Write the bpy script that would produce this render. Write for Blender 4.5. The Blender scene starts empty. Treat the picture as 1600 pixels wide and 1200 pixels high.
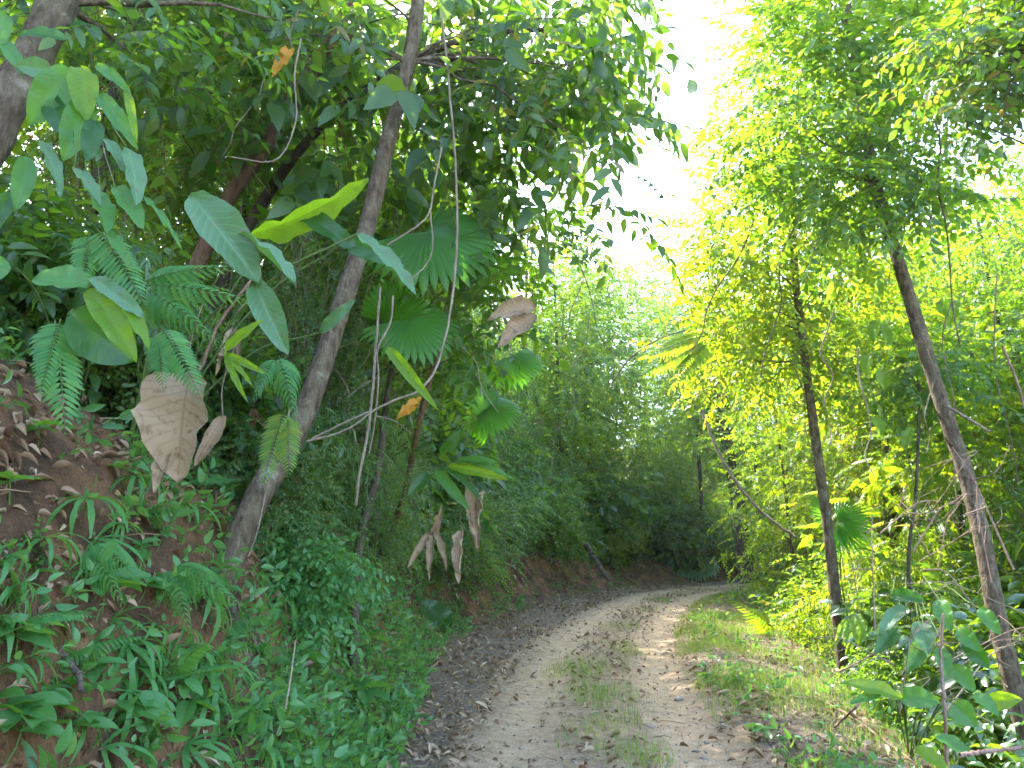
import bpy, math, random
import numpy as np
from mathutils import Vector, Matrix
R = math.radians
SC = bpy.context.scene
COL = SC.collection
rng = np.random.default_rng(7)
random.seed(7)

# ------------------------------------------------------------------ camera, sky, sun, exposure
PITCH = 11.5; F = 1180.0; CAMZ = 1.55
cd = bpy.data.cameras.new('camera'); cam = bpy.data.objects.new('camera', cd); COL.objects.link(cam)
cam.location = (0, 0, CAMZ); cam.rotation_euler = (R(90 + PITCH), 0, 0)
cd.sensor_width = 36; cd.lens = F / 1600 * 36; cd.clip_start = 0.05; cd.clip_end = 3000
SC.camera = cam
SUN_AZ, SUN_EL = -28.0, 48.0           # azimuth from +Y (negative = left), elevation
w = bpy.data.worlds.new('World'); SC.world = w; w.use_nodes = True
nt = w.node_tree; bg = nt.nodes['Background']
sky = nt.nodes.new('ShaderNodeTexSky'); sky.sky_type = 'NISHITA'; sky.sun_disc = False
sky.sun_elevation = R(SUN_EL); sky.sun_rotation = R(SUN_AZ)
sky.air_density = 1.0; sky.dust_density = 1.2; sky.ozone_density = 1.0
nt.links.new(sky.outputs[0], bg.inputs[0]); bg.inputs[1].default_value = 0.15
sl = bpy.data.lights.new('sun', 'SUN'); sun = bpy.data.objects.new('sun', sl); COL.objects.link(sun)
sl.energy = 2.3; sl.angle = R(0.5); sl.color = (1.0, 0.95, 0.86)
sd = Vector((math.sin(R(SUN_AZ)) * math.cos(R(SUN_EL)), math.cos(R(SUN_AZ)) * math.cos(R(SUN_EL)), math.sin(R(SUN_EL))))
sun.rotation_euler = (-sd).to_track_quat('-Z', 'Y').to_euler(); sun.location = sd * 60
vs = SC.view_settings; vs.view_transform = 'Standard'; vs.look = 'None'; vs.gamma = 1; vs.exposure = 3.65
cy = SC.cycles; cy.max_bounces = 8; cy.diffuse_bounces = 5; cy.glossy_bounces = 2; cy.transmission_bounces = 6
cy.volume_bounces = 1; cy.transparent_max_bounces = 8; cy.use_denoising = True; cy.sample_clamp_indirect = 6
cy.use_adaptive_sampling = True; cy.adaptive_threshold = 0.02

# ------------------------------------------------------------------ picture point -> world
cp, sp_ = math.cos(R(PITCH)), math.sin(R(PITCH))
def ray(px, py):
    a = (px - 800) / F; b = (600 - py) / F
    return np.array([a, cp - b * sp_, sp_ + b * cp])
def P(px, py, Y):
    d = ray(px, py); return np.array([0, 0, CAMZ]) + d * (Y / d[1])
def proj(p):
    x, y, z = p[0], p[1], p[2] - CAMZ
    f = y * cp + z * sp_; u = -y * sp_ + z * cp
    if f < 0.05: return None
    return (800 + F * x / f, 600 - F * u / f, f)

# ------------------------------------------------------------------ terrain
CL = np.array([(0.2, -14), (0.2, -5), (0.35, 0), (0.6, 5), (1.35, 11.4), (3.1, 18), (5.2, 22.6), (8.6, 26), (14, 28.6), (22, 30), (34, 31), (60, 33), (140, 40)], float)
def catmull(pts, n):
    pts = np.asarray(pts, float); m = len(pts)
    e = np.vstack([2 * pts[0] - pts[1], pts, 2 * pts[-1] - pts[-2]])
    t = np.linspace(0, m - 1, n); i = np.minimum(t.astype(int), m - 2); f = (t - i)[:, None]
    a, b, c, d = e[i], e[i + 1], e[i + 2], e[i + 3]
    return 0.5 * (2 * b + (c - a) * f + (2 * a - 5 * b + 4 * c - d) * f ** 2 + (3 * b - a - 3 * c + d) * f ** 3)
_c = catmull(CL, 3000)
_s = np.concatenate([[0], np.cumsum(np.linalg.norm(np.diff(_c, axis=0), axis=1))])
_si = np.arange(0, _s[-1], 0.2)
CX = np.interp(_si, _s, _c[:, 0]); CY = np.interp(_si, _s, _c[:, 1])
TX = np.gradient(CX); TY = np.gradient(CY); _l = np.hypot(TX, TY); TX /= _l; TY /= _l
def lat(x, y):
    x = np.atleast_1d(np.asarray(x, float)).ravel(); y = np.atleast_1d(np.asarray(y, float)).ravel()
    d = np.empty(len(x)); s = np.empty(len(x))
    for k in range(0, len(x), 6000):
        xx = x[k:k + 6000, None]; yy = y[k:k + 6000, None]
        q = (xx - CX) ** 2 + (yy - CY) ** 2
        j = q.argmin(1); r = np.arange(len(j))
        dx = xx[:, 0] - CX[j]; dy = yy[:, 0] - CY[j]
        al = dx * TX[j] + dy * TY[j]
        sg = np.sign(dx * TY[j] - dy * TX[j])
        d[k:k + 6000] = sg * np.sqrt(np.maximum(q[r, j] - al ** 2 * (np.abs(al) < .2), 0)); s[k:k + 6000] = _si[j] + al
    return d, s
def fnoise(x, y, f, seed=0):
    r = np.random.default_rng(seed + 100); o = 0
    for k in range(7):
        a = r.uniform(0, 6.28); ff = f * r.uniform(.6, 1.7)
        o = o + np.sin((x * math.cos(a) + y * math.sin(a)) * ff + r.uniform(0, 6.28) + 1.3 * np.sin((x * math.sin(a) - y * math.cos(a)) * ff * .7 + k))
    return o / 7
def sst(t):
    t = np.clip(t, 0, 1); return t * t * (3 - 2 * t)
def bankoff(y): return np.interp(y, [-20, 4, 8, 12, 20, 30], [1.5, 1.5, 1.9, 2.5, 2.6, 2.4])
def terr_d(x, y, d):
    u = -d - bankoff(y) + 0.22 * fnoise(x, y, 1.3, 1)
    k = np.interp(y, [0, 20, 26, 34], [1, 1, .55, .10])
    up = np.maximum(u, 0)
    steep = np.interp(y, [0, 10, 18, 26], [1.75, 1.25, 1.0, .9])
    zl = steep * sst(u / 1.05) * np.maximum(k, .6) + k * (np.interp(y, [0, 8, 18], [.8, .72, .62]) * np.maximum(up - .55, 0))
    zl = np.where(zl > 12, 12 + (zl - 12) * .2, zl)
    zl = zl + (0.10 * fnoise(x, y, 3.1, 2) + .05 * fnoise(x, y, 8., 3)) * sst(u / .5)
    v = d - np.interp(y, [0, 6, 10, 20], [1.9, 2.0, 2.7, 2.6]) + .2 * fnoise(x, y, 1.7, 4)
    zr = -(.75 * sst(v / 1.1)) * np.interp(y, [0, 14, 24], [1, 1, .2]) - .05 * np.clip(v - 1, 0, 30) + .09 * fnoise(x, y, 2.3, 5) * sst(v / .6)
    z = np.where(u > 0, zl, np.where(v > 0, zr, 0))
    z = z + .022 * fnoise(x, y, 2.2, 6) + .012 * fnoise(x, y, 6., 7)
    z = z + .1 * sst((d - .9) / .7) * sst((2.6 - d) / 1.2)               # the verge stands a little proud of the road
    far = np.hypot(x - 8, y - 20)
    return z + np.clip(far - 60, 0, 400) * .2
def terr(x, y):
    d, s = lat(x, y); return terr_d(np.atleast_1d(np.asarray(x, float)).ravel(), np.atleast_1d(np.asarray(y, float)).ravel(), d)
def tz(x, y): return float(terr(x, y)[0])
def G(px, py, ymax=60, ymin=1.2):
    d = ray(px, py); Y = np.concatenate([np.arange(ymin, 12, .04), np.arange(12, ymax, .15)])
    p = np.array([0, 0, CAMZ]) + d[None] * (Y / d[1])[:, None]
    z = terr(p[:, 0], p[:, 1]); h = np.nonzero(p[:, 2] < z)[0]
    if len(h) == 0: return None
    return p[h[0]]
def GD(px, py, Y):
    g = G(px, py)
    if g is None: g = P(px, py, Y); g[2] = tz(g[0], g[1])
    return g

# ------------------------------------------------------------------ materials
def new_mat(name):
    m = bpy.data.materials.new(name); m.use_nodes = True; m.node_tree.nodes.clear()
    return m, m.node_tree.nodes, m.node_tree.links
def ramp(N, pts):
    r = N.new('ShaderNodeValToRGB'); e = r.color_ramp.elements
    while len(e) < len(pts): e.new(.5)
    for el, (p, c) in zip(e, pts): el.position = p; el.color = (*c, 1)
    return r
def leaf_mat(name, cols, tcols, trans=.5, rough=.38, gloss=.07, veins=False, mottle=0.0, vk=2.0, mcol=(.10, .07, .02), dead=False):
    m, N, L = new_mat(name)
    o = N.new('ShaderNodeOutputMaterial'); g = N.new('ShaderNodeNewGeometry'); oi = N.new('ShaderNodeObjectInfo')
    a = N.new('ShaderNodeMath'); a.operation = 'MULTIPLY_ADD'; a.inputs[1].default_value = .72
    mu = N.new('ShaderNodeMath'); mu.operation = 'MULTIPLY'; mu.inputs[1].default_value = .28
    L.new(oi.outputs['Random'], mu.inputs[0]); L.new(g.outputs['Random Per Island'], a.inputs[0]); L.new(mu.outputs[0], a.inputs[2])
    n = len(cols); e_ = .86 if dead else 1.0
    r1 = ramp(N, [(i / (n - 1) * e_, c) for i, c in enumerate(cols)] + ([(.92, (.16, .13, .03)), (.97, (.17, .10, .05))] if dead else [])); r2 = ramp(N, [(i / (n - 1) * e_, c) for i, c in enumerate(tcols)] + ([(.92, (.5, .42, .03)), (.97, (.3, .17, .06))] if dead else []))
    L.new(a.outputs[0], r1.inputs[0]); L.new(a.outputs[0], r2.inputs[0])
    c1, c2 = r1.outputs[0], r2.outputs[0]
    bump = None
    if mottle > 0:
        tc = N.new('ShaderNodeTexCoord'); no = N.new('ShaderNodeTexNoise'); no.inputs['Scale'].default_value = 22; no.inputs['Detail'].default_value = 5
        L.new(tc.outputs['Object'], no.inputs['Vector'])
        mr = N.new('ShaderNodeMapRange'); mr.inputs[1].default_value = .55; mr.inputs[2].default_value = .75; mr.inputs[4].default_value = mottle
        L.new(no.outputs[0], mr.inputs[0])
        outs = []
        for c in (c1, c2):
            mx = N.new('ShaderNodeMix'); mx.data_type = 'RGBA'; L.new(mr.outputs[0], mx.inputs[0]); L.new(c, mx.inputs[6]); mx.inputs[7].default_value = (*mcol, 1); outs.append(mx.outputs[2])
        c1, c2 = outs
    if veins:
        uv = N.new('ShaderNodeUVMap'); sx = N.new('ShaderNodeSeparateXYZ'); L.new(uv.outputs[0], sx.inputs[0])
        def M(op, x, y=None, z=None):
            k = N.new('ShaderNodeMath'); k.operation = op
            for q, vv in enumerate((x, y, z)):
                if vv is None: continue
                if isinstance(vv, (int, float)): k.inputs[q].default_value = vv
                else: L.new(vv, k.inputs[q])
            return k.outputs[0]
        ax = M('ABSOLUTE', M('SUBTRACT', sx.outputs[0], .5))
        mid = M('SUBTRACT', 1.0, M('MINIMUM', M('MULTIPLY', ax, 32.0), 1.0))
        sv = M('POWER', M('MULTIPLY_ADD', M('SINE', M('SUBTRACT', M('MULTIPLY', sx.outputs[1], 75.0), M('MULTIPLY', ax, 34.0))), .5, .5), 6.0)
        vn = M('MAXIMUM', mid, M('MULTIPLY', sv, .5))
        outs = []
        for c, k in ((c1, vk), (c2, .65)):
            mx = N.new('ShaderNodeMix'); mx.data_type = 'RGBA'; mx.blend_type = 'MULTIPLY'; L.new(vn, mx.inputs[0]); L.new(c, mx.inputs[6]); mx.inputs[7].default_value = (k, k * .97, k * .9, 1); mx.clamp_result = False; outs.append(mx.outputs[2])
        c1, c2 = outs
        b = N.new('ShaderNodeBump'); b.inputs['Strength'].default_value = .35; b.inputs['Distance'].default_value = .004
        L.new(M('SUBTRACT', 1.0, vn), b.inputs['Height']); bump = b.outputs[0]
    d = N.new('ShaderNodeBsdfDiffuse'); t = N.new('ShaderNodeBsdfTranslucent'); gl = N.new('ShaderNodeBsdfGlossy'); gl.inputs['Roughness'].default_value = rough
    gl.inputs['Color'].default_value = (.9, .95, 1, 1)
    L.new(c1, d.inputs[0]); L.new(c2, t.inputs[0])
    if bump:
        for s in (d, gl): L.new(bump, s.inputs['Normal'])
    m1 = N.new('ShaderNodeMixShader'); m1.inputs[0].default_value = trans; L.new(d.outputs[0], m1.inputs[1]); L.new(t.outputs[0], m1.inputs[2])
    lw = N.new('ShaderNodeLayerWeight'); lw.inputs[0].default_value = .25
    fm = N.new('ShaderNodeMath'); fm.operation = 'MULTIPLY_ADD'; fm.inputs[1].default_value = gloss * 1.3; fm.inputs[2].default_value = gloss * .5; L.new(lw.outputs['Fresnel'], fm.inputs[0])
    m2 = N.new('ShaderNodeMixShader'); L.new(fm.outputs[0], m2.inputs[0]); L.new(m1.outputs[0], m2.inputs[1]); L.new(gl.outputs[0], m2.inputs[2])
    L.new(m2.outputs[0], o.inputs[0]); return m
def rough_mat(name, stops, scale=6, detail=8, stretch=(1, 1, 1), bump=.5, bdist=.02, stops2=None, scale2=1.5, rough=.9):
    m, N, L = new_mat(name)
    o = N.new('ShaderNodeOutputMaterial'); b = N.new('ShaderNodeBsdfPrincipled'); b.inputs['Roughness'].default_value = rough; b.inputs['Specular IOR Level'].default_value = .2
    tc = N.new('ShaderNodeTexCoord'); mp = N.new('ShaderNodeMapping'); mp.inputs['Scale'].default_value = stretch
    no = N.new('ShaderNodeTexNoise'); no.inputs['Scale'].default_value = scale; no.inputs['Detail'].default_value = detail; no.inputs['Roughness'].default_value = .65
    L.new(tc.outputs['Object'], mp.inputs[0]); L.new(mp.outputs[0], no.inputs['Vector'])
    r = ramp(N, stops); L.new(no.outputs[0], r.inputs[0]); c = r.outputs[0]
    if stops2:
        n2 = N.new('ShaderNodeTexNoise'); n2.inputs['Scale'].default_value = scale2; n2.inputs['Detail'].default_value = 6; n2.inputs['Roughness'].default_value = .7
        L.new(tc.outputs['Object'], n2.inputs['Vector'])
        r2 = ramp(N, stops2); L.new(n2.outputs[0], r2.inputs[0])
        mx = N.new('ShaderNodeMix'); mx.data_type = 'RGBA'; mr = N.new('ShaderNodeMapRange'); mr.inputs[1].default_value = .45; mr.inputs[2].default_value = .6
        L.new(n2.outputs[0], mr.inputs[0]); L.new(mr.outputs[0], mx.inputs[0]); L.new(c, mx.inputs[6]); L.new(r2.outputs[0], mx.inputs[7]); c = mx.outputs[2]
    L.new(c, b.inputs['Base Color'])
    bp = N.new('ShaderNodeBump'); bp.inputs['Strength'].default_value = bump; bp.inputs['Distance'].default_value = bdist
    L.new(no.outputs[0], bp.inputs['Height']); L.new(bp.outputs[0], b.inputs['Normal']); L.new(b.outputs[0], o.inputs[0])
    return m

MAT = {}
MAT['deep'] = leaf_mat('deep_green_leaf', [(.016, .05, .012), (.03, .078, .016), (.055, .11, .02)], [(.10, .24, .008), (.18, .36, .012), (.30, .46, .015)], .5, .38, .05, dead=True)
MAT['mid'] = leaf_mat('mid_green_leaf', [(.027, .08, .018), (.042, .115, .022), (.08, .155, .026)], [(.16, .36, .012), (.26, .48, .015), (.42, .58, .02)], .5, .4, .05, dead=True)
MAT['lime'] = leaf_mat('lime_leaf', [(.05, .12, .014), (.085, .165, .016), (.15, .20, .016)], [(.24, .46, .008), (.38, .58, .008), (.62, .66, .01)], .52, .42, .04, dead=True)
MAT['grey'] = leaf_mat('grey_green_leaf', [(.034, .088, .03), (.055, .12, .042), (.095, .16, .055)], [(.16, .34, .03), (.22, .42, .04), (.32, .48, .05)], .45, .42, .05, dead=True)
MAT['gloss'] = leaf_mat('glossy_leaf', [(.025, .07, .018), (.04, .10, .022), (.075, .14, .03)], [(.16, .34, .01), (.26, .46, .012), (.46, .58, .015)], .45, .24, .13)
MAT['fern'] = leaf_mat('fern_leaf', [(.04, .15, .035), (.06, .19, .05), (.10, .23, .05)], [(.16, .38, .03), (.2, .44, .04), (.32, .52, .04)], .45, .5, .03)
MAT['herb'] = leaf_mat('herb_leaf', [(.04, .14, .04), (.065, .19, .055), (.11, .24, .06)], [(.16, .38, .04), (.22, .44, .04), (.34, .52, .04)], .42, .4, .04)
MAT['bigg'] = leaf_mat('veined_green_leaf', [(.04, .13, .03), (.06, .17, .045)], [(.16, .40, .015), (.26, .50, .02)], .45, .42, .035, veins=True, mottle=.35, mcol=(.10, .11, .03))
MAT['bigd'] = leaf_mat('veined_dark_leaf', [(.022, .072, .018), (.035, .10, .025)], [(.08, .30, .008), (.14, .38, .01)], .5, .36, .04, veins=True, mottle=.35, mcol=(.06, .07, .02))
MAT['bigy'] = leaf_mat('veined_lime_leaf', [(.08, .18, .016), (.11, .21, .02)], [(.36, .60, .015), (.46, .64, .015)], .6, .42, .03, veins=True, mottle=.3, mcol=(.14, .12, .02))
MAT['bigs'] = leaf_mat('veined_silver_leaf', [(.055, .135, .055), (.085, .165, .075)], [(.14, .32, .04), (.18, .36, .05)], .35, .45, .05, veins=True, mottle=.6, mcol=(.13, .11, .05))
MAT['palm'] = leaf_mat('palm_leaf', [(.035, .12, .012), (.055, .15, .015)], [(.16, .56, .008), (.26, .64, .012)], .68, .42, .03)
MAT['dry'] = leaf_mat('dry_tan_leaf', [(.26, .18, .11), (.36, .26, .17), (.42, .33, .22)], [(.3, .2, .1), (.36, .26, .14), (.4, .3, .18)], .25, .6, .02, veins=True, mottle=.8, vk=.72, mcol=(.15, .085, .045))
MAT['litter'] = leaf_mat('litter_leaf', [(.13, .08, .042), (.27, .175, .10), (.37, .26, .16), (.2, .11, .06), (.45, .35, .235), (.3, .205, .125)], [(.1, .06, .03), (.16, .1, .05), (.2, .14, .08), (.12, .06, .03), (.25, .2, .12), (.2, .14, .08)], .15, .6, .02)
MAT['orange'] = leaf_mat('orange_leaf', [(.5, .2, .02), (.55, .28, .03)], [(.7, .3, .02), (.75, .4, .03)], .5, .5, .03)
MAT['grass'] = leaf_mat('grass_blade', [(.05, .12, .025), (.08, .17, .03), (.12, .2, .035), (.17, .2, .05)], [(.2, .4, .03), (.26, .46, .03), (.4, .5, .05), (.4, .36, .1)], .4, .5, .03)
MAT['bark'] = rough_mat('bark', [(.3, (.03, .02, .013)), (.5, (.10, .07, .045)), (.68, (.19, .14, .095))], 26, 10, (1, 1, .3), 1.0, .05, [(.4, (.07, .075, .03)), (.6, (.16, .125, .08)), (.72, (.27, .24, .18))], 7)
MAT['barkd'] = rough_mat('dark_bark', [(.3, (.03, .024, .018)), (.55, (.085, .065, .048)), (.72, (.15, .12, .09))], 16, 8, (1, 1, .25), 1.0, .02)
MAT['barkr'] = rough_mat('reddish_bark', [(.3, (.07, .04, .025)), (.55, (.16, .095, .06)), (.72, (.25, .16, .10))], 16, 8, (1, 1, .25), 1.0, .02)
MAT['barkg'] = rough_mat('grey_brown_bark', [(.3, (.07, .055, .042)), (.5, (.17, .135, .10)), (.7, (.27, .22, .17))], 12, 8, (1, 1, .35), 1.0, .02, [(.4, (.13, .13, .08)), (.62, (.32, .29, .23))], 2.6)
MAT['twig'] = rough_mat('twig', [(.3, (.08, .06, .035)), (.7, (.2, .16, .1))], 20, 4)
MAT['gstem'] = rough_mat('green_stem', [(.3, (.05, .09, .02)), (.7, (.12, .16, .05))], 20, 4)
MAT['pale'] = rough_mat('pale_dead_wood', [(.3, (.10, .075, .05)), (.7, (.27, .22, .16))], 20, 6, (1, 1, .3), .8, .01)
MAT['pink'] = rough_mat('pinkish_dead_wood', [(.3, (.13, .075, .05)), (.7, (.30, .20, .15))], 20, 6, (1, 1, .3), .8, .01)

def earth_mat():
    m, N, L = new_mat('earth'); o = N.new('ShaderNodeOutputMaterial'); b = N.new('ShaderNodeBsdfPrincipled'); b.inputs['Roughness'].default_value = .95; b.inputs['Specular IOR Level'].default_value = .15
    tc = N.new('ShaderNodeTexCoord'); at = N.new('ShaderNodeAttribute'); at.attribute_name = 'bank'
    def noise(s, d=8, r=.65):
        n = N.new('ShaderNodeTexNoise'); n.inputs['Scale'].default_value = s; n.inputs['Detail'].default_value = d; n.inputs['Roughness'].default_value = r; L.new(tc.outputs['Object'], n.inputs['Vector']); return n.outputs[0]
    n1, n2, n3 = noise(2.2), noise(17), noise(60, 5)
    flat = ramp(N, [(.3, (.085, .062, .042)), (.5, (.155, .118, .082)), (.7, (.22, .175, .125))])
    bank = ramp(N, [(.32, (.055, .034, .02)), (.46, (.12, .068, .038)), (.58, (.22, .115, .055)), (.72, (.32, .18, .09))])
    L.new(n2, flat.inputs[0]); L.new(n1, bank.inputs[0])
    mx = N.new('ShaderNodeMix'); mx.data_type = 'RGBA'; L.new(at.outputs['Fac'], mx.inputs[0]); L.new(flat.outputs[0], mx.inputs[6]); L.new(bank.outputs[0], mx.inputs[7])
    r3 = ramp(N, [(.3, (.55, .55, .55)), (.7, (1.25, 1.25, 1.25))]); L.new(n3, r3.inputs[0])
    m2 = N.new('ShaderNodeMix'); m2.data_type = 'RGBA'; m2.blend_type = 'MULTIPLY'; m2.inputs[0].default_value = 1; L.new(mx.outputs[2], m2.inputs[6]); L.new(r3.outputs[0], m2.inputs[7])
    L.new(m2.outputs[2], b.inputs['Base Color'])
    ad = N.new('ShaderNodeMath'); ad.operation = 'MULTIPLY_ADD'; ad.inputs[1].default_value = .5; L.new(n3, ad.inputs[0]); L.new(n2, ad.inputs[2])
    bp = N.new('ShaderNodeBump'); bp.inputs['Strength'].default_value = .9; bp.inputs['Distance'].default_value = .05; L.new(ad.outputs[0], bp.inputs['Height']); L.new(bp.outputs[0], b.inputs['Normal'])
    L.new(b.outputs[0], o.inputs[0]); return m
def road_mat():
    m, N, L = new_mat('road_dirt'); o = N.new('ShaderNodeOutputMaterial'); b = N.new('ShaderNodeBsdfPrincipled'); b.inputs['Roughness'].default_value = .95; b.inputs['Specular IOR Level'].default_value = .15
    tc = N.new('ShaderNodeTexCoord'); at = N.new('ShaderNodeAttribute'); at.attribute_name = 'rut'
    def noise(s, d=8, r=.65):
        n = N.new('ShaderNodeTexNoise'); n.inputs['Scale'].default_value = s; n.inputs['Detail'].default_value = d; n.inputs['Roughness'].default_value = r; L.new(tc.outputs['Object'], n.inputs['Vector']); return n.outputs[0]
    n1, n2, n3 = noise(1.6), noise(9), noise(55, 6)
    rut = ramp(N, [(.3, (.25, .172, .10)), (.5, (.34, .243, .15)), (.7, (.42, .315, .205))]); L.new(n2, rut.inputs[0])
    oth = ramp(N, [(.3, (.13, .09, .055)), (.5, (.21, .152, .096)), (.7, (.29, .22, .145))]); L.new(n2, oth.inputs[0])
    ad = N.new('ShaderNodeMath'); ad.operation = 'MULTIPLY_ADD'; ad.inputs[1].default_value = .9; L.new(n1, ad.inputs[0]); 
    sb = N.new('ShaderNodeMath'); sb.operation = 'SUBTRACT'; sb.inputs[1].default_value = .45; L.new(at.outputs['Fac'], sb.inputs[0]); L.new(sb.outputs[0], ad.inputs[2]); ad.use_clamp = True
    mx = N.new('ShaderNodeMix'); mx.data_type = 'RGBA'; L.new(ad.outputs[0], mx.inputs[0]); L.new(oth.outputs[0], mx.inputs[6]); L.new(rut.outputs[0], mx.inputs[7])
    r3 = ramp(N, [(.32, (.62, .6, .58)), (.5, (1, 1, 1)), (.7, (1.18, 1.18, 1.18))]); L.new(n3, r3.inputs[0])
    m2 = N.new('ShaderNodeMix'); m2.data_type = 'RGBA'; m2.blend_type = 'MULTIPLY'; m2.inputs[0].default_value = 1; L.new(mx.outputs[2], m2.inputs[6]); L.new(r3.outputs[0], m2.inputs[7])
    L.new(m2.outputs[2], b.inputs['Base Color'])
    a2 = N.new('ShaderNodeMath'); a2.operation = 'MULTIPLY_ADD'; a2.inputs[1].default_value = .6; L.new(n3, a2.inputs[0]); L.new(n2, a2.inputs[2])
    bp = N.new('ShaderNodeBump'); bp.inputs['Strength'].default_value = .8; bp.inputs['Distance'].default_value = .03; L.new(a2.outputs[0], bp.inputs['Height']); L.new(bp.outputs[0], b.inputs['Normal'])
    L.new(b.outputs[0], o.inputs[0]); return m
MAT['earth'] = earth_mat(); MAT['road'] = road_mat()

# ------------------------------------------------------------------ mesh helpers
class MB:
    def __init__(s): s.V = []; s.F = []; s.M = []; s.U = []; s.n = 0
    def add(s, v, f, m=0, uv=None):
        v = np.asarray(v, float); f = np.asarray(f, int)
        s.V.append(v); s.F.append(f + s.n); s.M.append(np.full(len(f), m) if np.isscalar(m) else np.asarray(m)); s.n += len(v)
        s.U.append(np.zeros((len(v), 2)) if uv is None else uv)
    def arrays(s): return np.vstack(s.V), np.vstack(s.F), np.concatenate(s.M), np.vstack(s.U)
    def mesh(s, name, mats, off=(0, 0, 0), uv=False, attr=None, smooth=True):
        V, Fc, M, U = s.arrays(); V = V - np.asarray(off)
        me = bpy.data.meshes.new(name); nv, nf = len(V), len(Fc)
        me.vertices.add(nv); me.vertices.foreach_set('co', V.astype(np.float32).ravel())
        me.loops.add(nf * 3); me.loops.foreach_set('vertex_index', Fc.astype(np.int32).ravel())
        me.polygons.add(nf); me.polygons.foreach_set('loop_start', np.arange(0, nf * 3, 3, dtype=np.int32))
        for k in mats: me.materials.append(MAT[k])
        me.polygons.foreach_set('material_index', M.astype(np.int32))
        if smooth: me.polygons.foreach_set('use_smooth', np.ones(nf, bool))
        if uv:
            ul = me.uv_layers.new(name='UVMap'); ul.data.foreach_set('uv', U[Fc.ravel()].astype(np.float32).ravel())
        if attr:
            a = me.attributes.new(attr[0], 'FLOAT', 'POINT'); a.data.foreach_set('value', attr[1].astype(np.float32))
        me.update(calc_edges=True); me.validate(); return me
    def obj(s, name, mats, parent=None, off=(0, 0, 0), **k):
        return link(name, s.mesh(name, mats, off, **k), parent, None if parent else off)
def link(name, data, parent=None, loc=None):
    o = bpy.data.objects.new(name, data); COL.objects.link(o)
    if parent: o.parent = parent
    if loc is not None: o.location = tuple(loc)
    return o
def empty(name, loc): 
    o = bpy.data.objects.new(name, None); COL.objects.link(o); o.location = tuple(loc); o.empty_display_size = .2; return o
def tag(o, label=None, cat=None, group=None, kind=None):
    if label: o['label'] = label
    if cat: o['category'] = cat
    if group: o['group'] = group
    if kind: o['kind'] = kind
    return o
def kids(o): return [c for c in bpy.data.objects if c.parent == o]
KIDS = {}
def dup(root, loc, rz=0, sc=1.0, tilt=(0, 0)):
    r = root.copy(); COL.objects.link(r); r.location = tuple(loc); r.rotation_euler = (tilt[0], tilt[1], rz); r.scale = (sc, sc, sc)
    if root.name not in KIDS: KIDS[root.name] = kids(root)
    for c in KIDS[root.name]:
        d = c.copy(); COL.objects.link(d); d.parent = r
    return r
def drop(root):
    for c in kids(root): bpy.data.objects.remove(c)
    bpy.data.objects.remove(root)
def nrm(v): return v / np.maximum(np.linalg.norm(v, axis=-1, keepdims=True), 1e-9)
def frames(d, up):
    d = nrm(np.asarray(d, float)); up = np.broadcast_to(np.asarray(up, float), d.shape)
    x = np.cross(d, up); bad = np.linalg.norm(x, axis=-1) < 1e-3; x[bad] = (1, 0, 0); x = nrm(x); z = np.cross(x, d)
    return np.stack([x, d, z], axis=-1)
def inst(mb, tpl, fr, pos, sc, mat=None):
    v, f, m = tpl; n = len(pos); sc = np.asarray(sc, float)
    if sc.ndim == 1: sc = np.repeat(sc[:, None], 3, 1)
    vv = np.einsum('nij,nvj->nvi', fr, v[None] * sc[:, None, :]) + pos[:, None, :]
    ff = f[None] + (np.arange(n) * len(v))[:, None, None]
    mb.add(vv.reshape(-1, 3), ff.reshape(-1, 3), np.tile(m if mat is None else np.full(len(f), mat), n))
def tube(mb, pts, rad, n=8, m=0, rough=0.0, cap=True, seed=0):
    pts = np.asarray(pts, float); rad = np.broadcast_to(np.asarray(rad, float), (len(pts),))
    t = nrm(np.gradient(pts, axis=0)); k = len(pts)
    up = np.array([0, 0, 1.]) if abs(t[0][2]) < .9 else np.array([1., 0, 0])
    x = nrm(np.cross(t[0], up)); X = [x]
    for i in range(1, k):
        x = X[-1] - t[i] * np.dot(X[-1], t[i]); X.append(x / max(np.linalg.norm(x), 1e-9))
    X = np.array(X); Y = np.cross(t, X); a = np.linspace(0, 2 * np.pi, n, endpoint=False)
    r = rad[:, None] * np.ones(n)[None]
    if rough:
        rr = np.random.default_rng(seed); nz = rr.normal(0, 1, (k, n)); nz = (nz + np.roll(nz, 1, 1) + np.roll(nz, 1, 0) + np.roll(nz, -1, 0)) / 2
        r = r * (1 + rough * nz)
    v = pts[:, None] + (np.cos(a)[None, :, None] * X[:, None] + np.sin(a)[None, :, None] * Y[:, None]) * r[..., None]
    i = np.arange(k - 1)[:, None] * n; j = np.arange(n)[None]; j2 = (j + 1) % n
    q = np.stack([i + j, i + j2, i + n + j2, i + n + j], -1).reshape(-1, 4)
    f = np.vstack([q[:, [0, 1, 2]], q[:, [0, 2, 3]]])
    v = v.reshape(-1, 3)
    if cap:
        v = np.vstack([v, pts[-1] + t[-1] * rad[-1]]); e = (k - 1) * n
        f = np.vstack([f, np.stack([e + np.arange(n), e + (np.arange(n) + 1) % n, np.full(n, len(v) - 1)], -1)])
    mb.add(v, f, m)

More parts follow.
